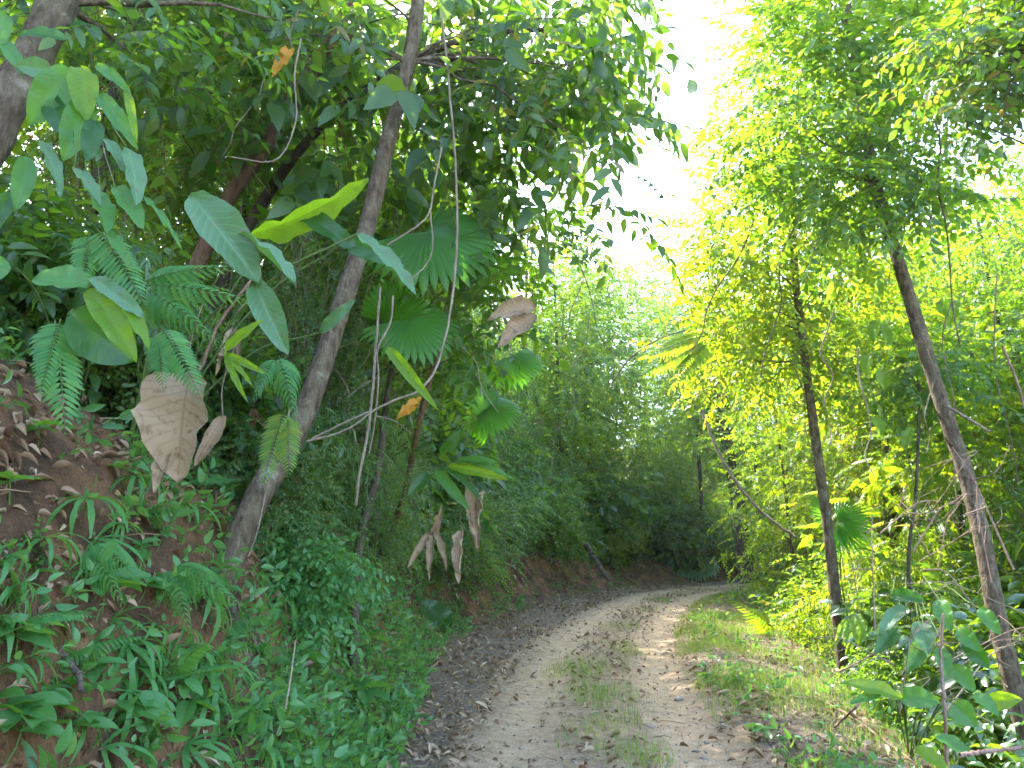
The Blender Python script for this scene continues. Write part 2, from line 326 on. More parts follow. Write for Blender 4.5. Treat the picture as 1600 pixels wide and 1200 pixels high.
# ------------------------------------------------------------------ leaf templates (local: +Y along the blade, +Z its upper side)
def L2(w=.5, fold=.12, droop=.1):
    v = np.array([(0, 0, 0), (-w / 2, .42, fold * w), (w / 2, .42, fold * w), (0, 1, -droop)], float)
    return v, np.array([(0, 3, 1), (0, 2, 3)]), np.zeros(2, int)
def L8(w=.5, fold=.15, droop=.2, belly=.38):
    rows = [(belly * .55, .42), (belly * 1.3, .5), (.78, .3)]
    v = [(0, 0, 0)]
    for t, h in rows:
        z = -droop * t * t
        v += [(-h * w, t, z + fold * h * w * 2), (0, t, z), (h * w, t, z + fold * h * w * 2)]
    v.append((0, 1, -droop * 1.05)); f = [(0, 2, 1), (0, 3, 2)]
    for r in range(len(rows) - 1):
        a = 1 + 3 * r; f += [(a, a + 1, a + 4), (a, a + 4, a + 3), (a + 1, a + 2, a + 5), (a + 1, a + 5, a + 4)]
    a = 1 + 3 * (len(rows) - 1); e = len(v) - 1; f += [(a, a + 1, e), (a + 1, a + 2, e)]
    return np.array(v, float), np.array(f), np.zeros(len(f), int)
def spray(n, L, ll, tpl, seed, droop=.25, ang=55, spiral=False, zig=.0, twig=True, upl=(0, 0, 1), tr=.004, jit=.3):
    r = np.random.default_rng(seed); mb = MB()
    t = np.linspace(.12, 1, n); py = t * L; pz = -droop * L * t ** 2; px = zig * L * np.sin(t * 5 + seed)
    pos = np.stack([px, py, pz], -1)
    side = np.where(np.arange(n) % 2 == 0, 1, -1); a = np.radians(ang + r.normal(0, 12, n))
    d = np.stack([np.sin(a) * side, np.cos(a), -2 * droop * t + r.normal(0, jit, n) * .6], -1)
    if spiral:
        ph = np.arange(n) * 2.4; d = np.stack([np.sin(a) * np.cos(ph), np.cos(a), np.sin(a) * np.sin(ph) - .2], -1)
    d[-1] = (0, 1, -2 * droop)
    up = np.array(upl)[None] + r.normal(0, jit, (n, 3))
    inst(mb, tpl, frames(d, up), pos, ll * r.uniform(.65, 1.15, n), 0)
    if twig:
        tt = np.linspace(0, 1, 4); tube(mb, np.stack([zig * L * np.sin(tt * 5 + seed), tt * L, -droop * L * tt ** 2], -1), np.linspace(tr, tr * .4, 4), 3, 1, cap=False)
    v, f, m, _ = mb.arrays(); return v, f, m
def pinnate(n, L, ll, tpl, droop=.35, prof=None, ang=68, seed=0, tr=.003):
    r = np.random.default_rng(seed); mb = MB(); t = np.linspace(.1, .98, n)
    pf = np.ones(n) if prof is None else prof(t)
    for s in (1, -1):
        a = np.radians(ang - 25 * t); pos = np.stack([0 * t, t * L, -droop * L * t ** 2], -1)
        d = np.stack([s * np.sin(a), np.cos(a) - 0 * t, -.25 - droop * t], -1)
        inst(mb, tpl, frames(d, np.array([0, 0, 1.])[None] + r.normal(0, .08, (n, 3))), pos, ll * pf * r.uniform(.9, 1.08, n), 0)
    tt = np.linspace(0, 1, 6); tube(mb, np.stack([0 * tt, tt * L, -droop * L * tt ** 2], -1), np.linspace(tr, tr * .3, 6), 3, 1, cap=False)
    v, f, m, _ = mb.arrays(); return v, f, m
def strap(L=1, w=.07, droop=.7, k=9, wav=.0):
    t = np.linspace(0, 1, k); hw = w / 2 * np.sin(np.pi * np.clip(t * .86 + .12, 0, 1)) ** .6 * (1 + wav * np.sin(t * 40))
    y = L * np.sin(np.minimum(t * (1 + droop), 2.6)) / (1 + droop); z = L * (np.cos(t * (1 + droop)) - 1) / (1 + droop)
    v = np.concatenate([np.stack([-hw, y, z + hw * .3], -1), np.stack([0 * t, y, z], -1), np.stack([hw, y, z + hw * .3], -1)])
    f = []
    for i in range(k - 1):
        for a in (0, k): f += [(a + i, a + k + i, a + k + i + 1), (a + i, a + k + i + 1, a + i + 1)]
    return v, np.array(f), np.zeros(len(f), int)
def fan(n=30, span=300, seed=0, split=.72, pleat=.05, droop=.25):
    r = np.random.default_rng(seed); v = [(0, 0, 0)]; f = []
    A = np.radians(np.linspace(-span / 2, span / 2, n + 1))
    def pt(a, rr, z): return (math.sin(a) * rr, math.cos(a) * rr, z - droop * rr * rr)
    for i in range(n):
        a0, a1 = A[i], A[i + 1]; am = (a0 + a1) / 2; R1 = (.82 + .18 * math.cos(am * .55)) * r.uniform(.93, 1.03); s = split * R1; b = len(v)
        v += [pt(a0, s, 0), pt(am, s, pleat), pt(a1, s, 0), pt(a0 * .8 + am * .2, (s + R1) / 2, .0), pt(am, (s + R1) / 2, pleat * .6), pt(a1 * .8 + am * .2, (s + R1) / 2, .0), pt(am, R1, -.04), pt(am, s * .4, pleat * .45)]
        f += [(0, b, b + 7), (0, b + 7, b + 2), (b, b + 1, b + 7), (b + 7, b + 1, b + 2), (b, b + 3, b + 4), (b, b + 4, b + 1), (b + 1, b + 4, b + 5), (b + 1, b + 5, b + 2), (b + 3, b + 6, b + 4), (b + 4, b + 6, b + 5)]
    return np.array(v, float), np.array(f), np.zeros(len(f), int)
def bigleaf(w=.45, belly=.45, fold=.25, droop=.3, curl=0., wave=.02, seed=0, nx=8, ny=16, tipp=1.5, torn=0):
    r = np.random.default_rng(seed); t = np.linspace(0, 1, ny); u = np.linspace(-1, 1, nx + 1)
    a = belly / (1 - belly); hw = (t ** a) * (1 - t) ; hw = hw / hw.max(); hw = hw ** (.75 if tipp < 1.6 else 1.0) * w / 2; hw = np.maximum(hw, .002)
    T, U = np.meshgrid(t, u, indexing='ij'); H = hw[:, None]
    th = U * curl; x = np.where(abs(curl) > .01, np.sin(th) / max(abs(curl), .01) * np.sign(curl if curl else 1), U) * H if curl else U * H
    z = np.abs(U) * H * fold * 2 - droop * T ** 2
    if curl: z = z + (1 - np.cos(th)) / abs(curl) * H * 1.4
    ph = r.uniform(0, 6, 3); z = z + wave * np.sin(T * 17 + ph[0] + U) * np.abs(U) + wave * .6 * np.sin(T * 31 + ph[1]) * U
    y = T + 0 * U
    if torn: x = x * (1 + torn * np.sin(T * 23 + ph[2]) * (np.abs(U) > .9))
    v = np.stack([x, y, z], -1).reshape(-1, 3); uv = np.stack([U * .5 + .5, T], -1).reshape(-1, 2)
    n1 = nx + 1; i = np.arange(ny - 1)[:, None] * n1; j = np.arange(nx)[None]; q = np.stack([i + j, i + j + 1, i + n1 + j + 1, i + n1 + j], -1).reshape(-1, 4)
    return v, np.vstack([q[:, [0, 1, 2]], q[:, [0, 2, 3]]]), uv

# ------------------------------------------------------------------ ground and road
def grid_mesh(xs, ys, zf):
    X, Y = np.meshgrid(xs, ys); v = np.stack([X.ravel(), Y.ravel(), zf(X.ravel(), Y.ravel())], -1)
    nx = len(xs); i = np.arange(len(ys) - 1)[:, None] * nx; j = np.arange(nx - 1)[None]
    q = np.stack([i + j, i + j + 1, i + nx + j + 1, i + nx + j], -1).reshape(-1, 4)
    return v, np.vstack([q[:, [0, 1, 2]], q[:, [0, 2, 3]]])
xs = np.concatenate([[-140, -100, -75, -55, -42, -34], np.arange(-28, -8, .6), np.arange(-8, 7, .14), np.arange(7, 14, .4), np.arange(14, 30, 1.2), [34, 42, 55, 75, 100, 140]])
ys = np.concatenate([[-50, -40, -25, -14, -9], np.arange(-6, 1, .5), np.arange(1, 13, .12), np.arange(13, 30, .25), np.arange(30, 50, 1.2), [54, 60, 70, 85, 100, 130]])
gv, gf = grid_mesh(xs, ys, lambda x, y: terr(x, y))
gd, gs = lat(gv[:, 0], gv[:, 1])
inroad = np.abs(gd) < 1.15; gv[:, 2] -= np.where(inroad, .06, 0)
bank = sst((-gd - bankoff(gv[:, 1]) + .25 + .25 * fnoise(gv[:, 0], gv[:, 1], 2.6, 21)) / .5)
mb = MB(); mb.add(gv, gf); tag(mb.obj('ground', ['earth'], attr=('bank', bank)), kind='structure')
sv = np.concatenate([np.arange(9.5, 40, .055), np.arange(40, 75, .3)]); tv = np.arange(-1.42, 1.43, .045)
S_, T_ = np.meshgrid(sv, tv, indexing='ij'); cx = np.interp(S_, _si, CX); cyy = np.interp(S_, _si, CY); tx = np.interp(S_, _si, TX); ty = np.interp(S_, _si, TY)
rx = cx + ty * T_; ry = cyy - tx * T_
wob = .10 * fnoise(rx * 0, ry, .9, 8)
rutL = np.exp(-((T_ + .66 + wob) / .27) ** 2); rutR = np.exp(-((T_ - .66 + wob) / .27) ** 2); rut = np.maximum(rutL, rutR)
tt = T_ + .12 * fnoise(rx, ry, 2.4, 9)
rz = terr_d(rx.ravel(), ry.ravel(), T_.ravel()).reshape(rx.shape) + .012 - .045 * rut - .10 * sst((np.abs(tt) - 1.12) / .25) + .012 * fnoise(rx, ry, 9, 10) + .006 * fnoise(rx, ry, 28, 11)
nS, nT = rx.shape; i = np.arange(nS - 1)[:, None] * nT; j = np.arange(nT - 1)[None]; q = np.stack([i + j, i + j + 1, i + nT + j + 1, i + nT + j], -1).reshape(-1, 4)
mb = MB(); mb.add(np.stack([rx, ry, rz], -1).reshape(-1, 3), np.vstack([q[:, [0, 1, 2]], q[:, [0, 2, 3]]]))
rutc = np.clip(rut * 1.15 + .22 * (np.abs(T_) < .66), 0, 1)
tag(mb.obj('road', ['road'], attr=('rut', rutc.ravel())), kind='structure')
def surf(x, y):
    d, s = lat(x, y); z = terr_d(np.asarray(x, float), np.asarray(y, float), d)
    wb = .10 * fnoise(np.asarray(x) * 0, np.asarray(y, float), .9, 8)
    r = np.maximum(np.exp(-((d + .66 + wb) / .27) ** 2), np.exp(-((d - .66 + wb) / .27) ** 2))
    return z + np.where(np.abs(d) < 1.1, .012 - .045 * r, 0), d, s, r

# ------------------------------------------------------------------ ground stuff: fallen leaves, grass, creeping herbs
def scatter(n, x0, x1, y0, y1, pw=2.0):
    u = rng.random(n); y = y0 + (y1 - y0) * u ** pw
    return rng.uniform(x0, x1, n), y
mb = MB()
x, y = scatter(90000, -5, 6.5, 2.2, 28, 1.7); z, d, s, rr = surf(x, y); bo = bankoff(y)
u = -d - bo
pr = np.where(u > 0, np.where(u < 1.2, .42, .2), np.where(d < -1.0, .42, np.where(np.abs(d) < .32, .20, np.where(d > 1.0, np.where(y > 8, .14, .24), .13))))
pr = pr * (1 - .93 * rr) * (.45 + .9 * (fnoise(x, y, 2.1, 31) > -.1)) * np.where(d > 2.2, .8, 1)
k = rng.random(len(x)) < pr; x, y, z, d = x[k], y[k], z[k], d[k]; n = len(x)
print('litter', n)
vars_ = [L8(.45, .5, .4), L8(.38, .9, -.5), L8(.6, .3, .9), L8(.3, 1.3, .2)]
sel = rng.integers(0, 4, n)
for kk in range(4):
    m_ = sel == kk; nn = m_.sum(); a = rng.uniform(0, 6.28, nn)
    dr = np.stack([np.cos(a), np.sin(a), rng.normal(0, .25, nn)], -1); up = np.stack([rng.normal(0, .4, nn), rng.normal(0, .4, nn), np.ones(nn)], -1)
    sz = rng.gamma(5, .009, nn) + .016
    inst(mb, vars_[kk], frames(dr, up), np.stack([x[m_], y[m_], z[m_] + .012 + rng.random(nn) * .012], -1), np.minimum(sz, .13))
# small broken fragments
x, y = scatter(120000, -3.5, 5.5, 2.2, 24, 1.8); z, d, s, rr = surf(x, y)
pr = np.where((d > -bankoff(y) - .4) & (d < 2.4), np.where(np.abs(d) < 1.0, .15, .42), 0) * (1 - .72 * rr) * np.clip(.7 + .9 * fnoise(x, y, 3.2, 33), .1, 1.2)
k = rng.random(len(x)) < pr; x, y, z = x[k], y[k], z[k]; n = len(x); a = rng.uniform(0, 6.28, n)
inst(mb, L2(.55, .3, .2), frames(np.stack([np.cos(a), np.sin(a), rng.normal(0, .25, n)], -1), np.stack([rng.normal(0, .4, n), rng.normal(0, .4, n), np.ones(n)], -1)), np.stack([x, y, z + .008], -1), rng.uniform(.008, .03, n))
# twigs among them
xt, yt = scatter(1500, -3.5, 4.5, 2.5, 22, 1.5); zt, dt, st, rt = surf(xt, yt)
for a, b, c, e in zip(xt, yt, zt, rt):
    if rng.random() < .6 * e: continue
    an = rng.uniform(0, 6.28); l = rng.uniform(.05, .3); dx, dy = math.cos(an) * l, math.sin(an) * l
    tube(mb, [(a, b, c + .012), (a + dx * .5, b + dy * .5, c + .02 + rng.random() * .01), (a + dx, b + dy, c + .014)], [.003, .003, .002], 4, 0)
tag(mb.obj('leaf_litter', ['litter']), 'scattered dry brown fallen leaves and twigs along the dirt track', 'leaf litter', kind='stuff')
# clods and small stones
mb = MB(); x, y = scatter(14000, -2.5, 5, 2.2, 20, 1.9); z, d, s, rr = surf(x, y); k = (d > -bankoff(y) - .2) & (d < 2.0) & (rng.random(len(x)) < .45); x, y, z = x[k], y[k], z[k]; n = len(x)
oc = np.array([(1, 0, 0), (-1, 0, 0), (0, 1, 0), (0, -1, 0), (0, 0, 1), (0, 0, -1), (.7, .7, .5), (-.7, .6, .5), (.6, -.7, .5), (-.7, -.7, .4)], float)
of = np.array([(0, 6, 8), (6, 4, 8), (6, 2, 7), (6, 7, 4), (7, 1, 9), (7, 9, 4), (9, 3, 8), (9, 8, 4), (0, 2, 6), (2, 1, 7), (1, 3, 9), (3, 0, 8), (0, 5, 2), (2, 5, 1), (1, 5, 3), (3, 5, 0)])
a = rng.uniform(0, 6.28, n); sz = rng.gamma(2, .0045, n) + .003
inst(mb, (oc, of, np.zeros(len(of), int)), frames(np.stack([np.cos(a), np.sin(a), rng.normal(0, .3, n)], -1), np.tile((0, 0, 1.), (n, 1))), np.stack([x, y, z + .003], -1), np.stack([sz, sz * rng.uniform(.6, 1.3, n), sz * rng.uniform(.4, .8, n)], -1))
MAT['clod'] = rough_mat('clod', [(.3, (.16, .125, .09)), (.7, (.36, .3, .225))], 9, 4)
tag(mb.obj('gravel', ['clod']), 'small clods and pebbles scattered over the dirt track', 'gravel', kind='stuff')
# grass
mb = MB()
x, y = scatter(230000, -.6, 6, 3.2, 30, 1.6); z, d, s, rr = surf(x, y)
g1 = ((d > .95) & (d < 2.75)) * np.clip(.42 + 1.6 * fnoise(x, y, 1.9, 41), .06, 1) * np.where(y < 8, .8, 1.5)
g2 = (np.abs(d) < .36) * np.clip(-.3 + 1.9 * fnoise(x, y, 1.9, 42), 0, 1) * np.where(y > 17, 1.5, .55)
pr = np.clip(g1 * .75 + g2 * .8, 0, 1) * (1 - .95 * rr)
for (px, py, rad) in [(935, 1090, .28), (1000, 1190, .2), (905, 1050, .3), (980, 1020, .2)]:
    g = G(px, py); 
    if g is not None: pr = np.maximum(pr, .8 * np.exp(-(((x - g[0]) / rad) ** 2 + ((y - g[1]) / (rad * 1.8)) ** 2)))
k = rng.random(len(x)) < pr; x, y, z = x[k], y[k], z[k]; n = len(x); print('grass', n)
a = rng.uniform(0, 6.28, n); tl = np.abs(rng.normal(.55, .35, n))
inst(mb, (np.array([(-.5, 0, 0), (.5, 0, 0), (-.35, .5, -.05), (.35, .5, -.05), (0, 1, -.28)], float), np.array([(0, 1, 3), (0, 3, 2), (2, 3, 4)]), np.zeros(3, int)),
     frames(np.stack([np.cos(a) * tl, np.sin(a) * tl, np.ones(n)], -1), np.stack([np.cos(a), np.sin(a), np.zeros(n)], -1)), np.stack([x, y, z - .005], -1),
     np.stack([rng.uniform(.003, .006, n), rng.uniform(.05, .17, n), np.full(n, .1)], -1))
tag(mb.obj('grass', ['grass']), 'short green grass on the right verge and between the wheel tracks', 'grass', kind='stuff')
# creeping herbs over the lower bank and the verge
mb = MB()
hv = [spray(7, .16, .05, L8(.5, .2, .25), 300 + k, .4, 60, spiral=True, tr=.002) for k in range(3)] + [spray(5, .12, .07, L8(.42, .2, .3), 320 + k, .3, 60, spiral=True, tr=.002) for k in range(2)]
x, y = scatter(70000, -6, 7, 2.3, 30, 1.6); z, d, s, rr = surf(x, y); u = -d - bankoff(y)
gl = fnoise(x, y, 1.6, 51)
q = [proj((a, b, c)) for a, b, c in zip(x, y, z)]
ppx = np.array([p[0] if p else -999 for p in q]); ppy = np.array([p[1] if p else -999 for p in q])
lush = ((ppx > 380) & (ppx < 660) & (ppy > 900) & (u > -.15))
pr = np.where((u > -.1) & (u < 2.0), np.clip(.24 + .6 * gl, .05, .65), 0) + np.where((d > 1.2) & (d < 4), np.clip(.05 + .3 * gl, 0, .3), 0)
pr = np.where(y > 8, np.where((u > .5) & (u < 3), .35, pr * .8), pr); pr = np.where(lush, .8, pr); pr = np.where((ppx < 190) & (ppy > 560) & (ppy < 860) & (y < 6), pr * .15, pr); pr = np.where((u > 0) & (y > 18) & (u < .9), pr * .25, pr)
k = rng.random(len(x)) < pr; x, y, z = x[k], y[k], z[k]; n = len(x); print('herbs', n); sel = rng.integers(0, 5, n)
for kk in range(5):
    m_ = sel == kk; nn = m_.sum()
    dr = np.stack([rng.normal(.35, .6, nn), rng.normal(-.2, .6, nn), np.ones(nn) * .8], -1)
    inst(mb, hv[kk], frames(dr, rng.normal(0, 1, (nn, 3))), np.stack([x[m_], y[m_], z[m_] - .01], -1), rng.uniform(.6, 1.7, nn))
tag(mb.obj('ground_cover', ['herb', 'gstem']), 'low green creeping herbs spreading over the foot of the bank', 'ground cover', kind='stuff')

# ------------------------------------------------------------------ plant prototypes
REP = []          # (root, phrase, category, point, group) labelled at the end
def crown(mb, C, rad, sprays, per, sc=1.0, seed=0, ctr=None, out=.7, jit=.35, hang=0.0):
    r = np.random.default_rng(seed); C = np.asarray(C, float); N = len(C); rad = np.broadcast_to(np.asarray(rad, float), (N,))
    ctr = C.mean(0) if ctr is None else np.asarray(ctr, float)
    n = N * per; ci = np.repeat(np.arange(N), per)
    off = r.normal(0, .42, (n, 3)) * rad[ci, None]; pos = C[ci] + off * np.array([1, 1, .75])
    d = nrm(C[ci] - ctr) * out * .6 + nrm(off) * .5 + r.normal(0, .45, (n, 3)); d[:, 2] = d[:, 2] * .55 - hang
    fr = frames(d, np.array([0, 0, 1.])[None] + r.normal(0, jit, (n, 3))); s = sc * r.uniform(.75, 1.25, n); sel = r.integers(0, len(sprays), n)
    for k, t in enumerate(sprays):
        m_ = sel == k
        if m_.any(): inst(mb, t, fr[m_], pos[m_], s[m_])
def limb(mb, a, b, r0, r1, seed, sag=.12, n=7, k=6, mat=0, wig=.05):
    r = np.random.default_rng(seed); a = np.asarray(a, float); b = np.asarray(b, float); L = np.linalg.norm(b - a)
    t = np.linspace(0, 1, n)[:, None]; p = a + (b - a) * t; p[:, 2] += sag * L * np.sin(np.pi * t[:, 0]) ; p += r.normal(0, wig * L * .3, p.shape) * np.sin(np.pi * t)
    tube(mb, p, np.linspace(r0, r1, n), k, mat)
def on_curve(tp, f):
    l = np.concatenate([[0], np.cumsum(np.linalg.norm(np.diff(tp, axis=0), axis=1))]); x = f * l[-1]
    return np.array([np.interp(x, l, tp[:, i]) for i in range(3)])
def tree(name, tp, r0, r1, C, rad, sprays, per, leaf, barkm='barkd', twigm='twig', sc=1.0, seed=0, every=2, low=.35, nseg=10, hang=0.0, base=None, rough=.06, ctr=None, out=.7, branch_r=.28):
    base = np.asarray(tp[0] if base is None else base, float); root = empty(name, base)
    tp = catmull(tp, max(12, int(len(tp) * 7))); rad_t = np.linspace(r0, r1, len(tp))
    mb = MB(); tube(mb, tp, rad_t, nseg, 0, rough, seed=seed)
    C = np.asarray(C, float); r = np.random.default_rng(seed + 5)
    l = np.linalg.norm(np.diff(tp, axis=0), axis=1).sum()
    for i in range(0, len(C), every):
        # start on the trunk somewhat below the clump
        zf = np.linspace(low, .98, 30); cand = np.array([on_curve(tp, f) for f in zf]) if i == 0 else cand; dz = C[i][2] - cand[:, 2]; hd = np.hypot(*(C[i] - cand)[:, :2].T)
        j = np.argmin(np.abs(dz - r.uniform(.25, .8) * hd)); q = zf[j]; rr = (r0 + (r1 - r0) * q) * branch_r
        limb(mb, cand[j], C[i], max(rr * r.uniform(.4, 1), .006), .004, seed * 31 + i, .06)
    mb.obj('trunk', [barkm], root, base)
    mb = MB(); crown(mb, C, rad, sprays, per, sc, seed, ctr=ctr, out=out, hang=hang); mb.obj('crown', [leaf, twigm], root, base)
    return root
def ell(n, c, r, seed, shell=.55, zmin=-9, lump=.35):
    g = np.random.default_rng(seed); v = nrm(g.normal(0, 1, (n, 3))); q = shell + (1 - shell) * g.random(n) ** .5
    p = np.asarray(c) + v * q[:, None] * np.asarray(r) * (1 + lump * np.sin(v[:, :1] * 4 + seed) * np.cos(v[:, 2:] * 5 + seed * 2)); return p[p[:, 2] > zmin]
SP_small = [spray(11, .52, .115, L8(.48, .12, .25), k, .25, 58, jit=.4) for k in range(3)]
SP_mid = [spray(10, .6, .14, L8(.42, .12, .25), 10 + k, .3, 55, jit=.35) for k in range(3)]
SP_far = [spray(13, .6, .12, L2(.5), 20 + k, .2, 58, jit=.5) for k in range(3)]
SP_pin = [pinnate(11, .6, .15, L8(.33, .1, .25), .35, lambda t: np.sin(np.pi * np.clip(t * .8 + .2, 0, 1)), 66, k) for k in range(2)]
SP_lance = [spray(9, .5, .17, L8(.16, .15, .35), 30 + k, .4, 40, jit=.5) for k in range(3)]
SP_broad = [spray(7, .45, .2, L8(.48, .15, .3), 40 + k, .35, 60, jit=.35) for k in range(3)]
SP_big = [spray(7, .8, .30, L8(.40, .12, .3), 45 + k, .45, 58, jit=.3) for k in range(3)]
def proto_tree(name, H, seed, sprays, leaf, per, nC, r0, crad=(1.6, 1.6, 2.6), cz=.62, clr=.6, barkm='barkd', lean=.4, every=2, hang=.1):
    g = np.random.default_rng(seed); a = g.uniform(0, 6.28)
    tp = [(0, 0, -.3), (.1 * lean, .05, H * .3), (lean * .5 * math.cos(a), lean * .5 * math.sin(a), H * .62), (lean * math.cos(a), lean * math.sin(a), H * .92)]
    C = ell(nC, (lean * .6 * math.cos(a), lean * .6 * math.sin(a), H * cz), crad, seed, .35, .8)
    return tree(name, np.array(tp, float), r0, r0 * .25, C, clr, sprays, per, leaf, barkm, seed=seed, every=5, hang=hang, base=(0, 0, 0), nseg=8)
PT = {
 'small': proto_tree('tree', 10.5, 1, SP_small, 'mid', 7, 190, .11, (2.2, 2.2, 4.6), .57, .85),
 'lime': proto_tree('tree', 10.0, 2, SP_small, 'lime', 7, 170, .09, (2.0, 2.0, 4.6), .56, .8),
 'mid': proto_tree('tree', 11.0, 3, SP_mid, 'deep', 8, 190, .13, (2.4, 2.4, 4.8), .58, .9),
 'pin': proto_tree('tree', 9.0, 4, SP_pin, 'lime', 8, 130, .09, (2.2, 2.2, 4.0), .58, .8),
 'far': proto_tree('tree', 12., 5, SP_far, 'mid', 11, 330, .14, (3.0, 3.0, 5.6), .54, 1.0),
 'farl': proto_tree('tree', 13., 6, SP_far, 'grey', 11, 330, .14, (3.4, 3.4, 5.8), .56, 1.0),
}
TREEW = {'small': 'small-leaved green tree', 'lime': 'slim yellow-green tree', 'mid': 'dark broad-leaved tree', 'pin': 'feathery-leaved tree', 'far': 'tall distant green tree', 'farl': 'pale hazy distant tree'}
def put_tree(k, x, y, sc, dz=-.1, grp=None):
    o = dup(PT[k], (x, y, tz(x, y) + dz), rng.uniform(0, 6.28), sc); REP.append((o, TREEW[k], 'tree', (x, y, tz(x, y) + 5 * sc), grp)); return o
GL, GR, GF = 'trees on the left slope', 'trees on the right side', 'trees beyond the bend'
for k, x, y, s in [('small', -6.2, 8.2, .95), ('small', -4.6, 10.6, .8), ('lime', -3.2, 13.4, 1.0), ('mid', -6, 13.6, 1.), ('small', -9, 14, 1.1), ('small', -3.2, 16.4, .95), ('mid', -6.4, 17.4, 1.0),
                   ('small', -10, 19, 1.1), ('lime', -1.6, 19.2, .66), ('mid', -4, 21.5, .95), ('small', -1.2, 24, .9), ('small', .4, 25.2, 1.2), ('lime', 1.7, 26.0, 1.12), ('mid', 2.9, 28, 1.12), ('mid', -2.6, 18, .5), ('small', -2.0, 21.2, .6), ('mid', -2.9, 14.8, .72), ('lime', -3.0, 11.4, .42), ('small', -.6, 22.4, .5), ('far', -6, 26, 1.05), ('small', -3.2, 8.6, .6), ('lime', -6.8, 5.6, .7)]: put_tree(k, x, y, s, grp=GL)
for k, x, y, s in [('small', 1.6, 27.5, .95), ('far', 4.0, 31.5, 1.0), ('lime', 3.2, 34, 1.0), ('far', 8.6, 36.5, .7), ('far', 10.6, 38, .72), ('farl', 7.5, 41, 1.25), ('farl', 11, 40, 1.3), ('farl', 15, 47, 1.1),
                   ('far', 18, 36, 1.1), ('farl', 21, 44, 1.2), ('far', 0, 38, 1.0), ('far', -5, 36, 1.1), ('farl', 25, 40, 1.2), ('far', 30, 36, 1.1), ('farl', 34, 46, 1.25), ('far', 24, 34, 1.0), ('farl', -10, 42, 1.2), ('farl', 3, 52, 1.05)]: put_tree(k, x, y, s, grp=GF)
for k, x, y, s in [('lime', 7.6, 15.5, .88), ('pin', 9.4, 18.5, .95), ('lime', 8.0, 19.8, 1.0), ('small', 10.2, 15, 1.0), ('lime', 11.4, 20.5, 1.1), ('pin', 7.2, 12.4, .7), ('small', 9.0, 11.8, .85), ('lime', 12.4, 16.5, 1.1), ('small', 13.6, 20, 1.2),
                   ('mid', 10.8, 10.6, .9), ('lime', 11.2, 23.4, 1.0), ('small', 15, 24, 1.1), ('lime', 17, 18, 1.2), ('small', 8.4, 8.8, .66), ('far', 18, 24, 1.1), ('pin', 14, 13, 1.1), ('lime', 6.4, 17.6, .62), ('small', 9.8, 13.2, .95), ('lime', 9.2, 16.6, .95), ('mid', 12.6, 12.6, 1.0), ('lime', 10.6, 18.2, 1.05), ('small', 12.4, 22.2, 1.15), ('lime', 13.8, 17.6, 1.15), ('mid', 16, 21, 1.1), ('small', 17, 15.5, 1.2), ('lime', 9.4, 10.0, .62), ('small', 12, 9.6, 1.0), ('lime', 9.9, 25.2, 1.0), ('far', 21, 21, 1.1), ('far', 22, 28, 1.1), ('mid', 8.6, 7.4, .6), ('small', 16, 11, 1.15)]: put_tree(k, x, y, s, grp=GR)
for p in PT.values(): drop(p)

# ---- shrubs
def proto_shrub(name, H, seed, sprays, leaf, per, nC, rad, clr=.35, stems=7, hang=.15):
    root = empty(name, (0, 0, 0)); C = ell(nC, (0, 0, H * .55), (rad, rad, H * .5), seed, .3, .05)
    mb = MB(); g = np.random.default_rng(seed)
    for i in range(min(stems, len(C))): limb(mb, (g.normal(0, .06), g.normal(0, .06), -.15), C[i], .012, .004, seed + i, .15)
    mb.obj('stem', ['twig'], root)
    mb = MB(); crown(mb, C, clr, sprays, per, 1, seed, ctr=(0, 0, H * .2), hang=hang); mb.obj('foliage', [leaf, 'gstem'], root); return root
SPs = [spray(11, .32, .055, L8(.5, .15, .2), 60 + k, .3, 58, jit=.4, tr=.0025) for k in range(3)]
SPb = [spray(8, .4, .14, L8(.46, .15, .3), 70 + k, .4, 58, jit=.35, tr=.003) for k in range(3)]
SPl = [spray(8, .36, .15, L8(.15, .2, .4), 80 + k, .5, 42, jit=.5, tr=.002) for k in range(3)]
SPg = [spray(7, .42, .2, L8(.45, .18, .3), 90 + k, .4, 60, jit=.3, tr=.004) for k in range(3)]
def proto_bamboo(seed, leaf, H=2.2, n=16, spread=.9):
    root = empty('bamboo_clump', (0, 0, 0)); g = np.random.default_rng(seed); mb = MB(); ml = MB()
    for i in range(n):
        a = g.uniform(0, 6.28); h = H * g.uniform(.6, 1.1); o = spread * g.uniform(.3, 1.2); t = np.linspace(0, 1, 9)
        p = np.stack([math.cos(a) * o * t ** 2.2, math.sin(a) * o * t ** 2.2, h * np.sin(t * 2.0) / math.sin(1.57) * .95], -1) + g.normal(0, .02, (1, 3)); tube(mb, p, np.linspace(.007, .002, 9), 4)
        for j in range(3, 9):
            m_ = 2; dr = np.stack([np.cos(a) + g.normal(0, .7, m_), np.sin(a) + g.normal(0, .7, m_), g.normal(-.2, .3, m_)], -1)
            inst(ml, SPl[j % 3], frames(dr, np.tile((0, 0, 1.), (m_, 1))), np.repeat(p[j][None], m_, 0), g.uniform(.7, 1.2, m_))
    mb.obj('stem', ['gstem'], root); ml.obj('foliage', [leaf, 'gstem'], root); return root
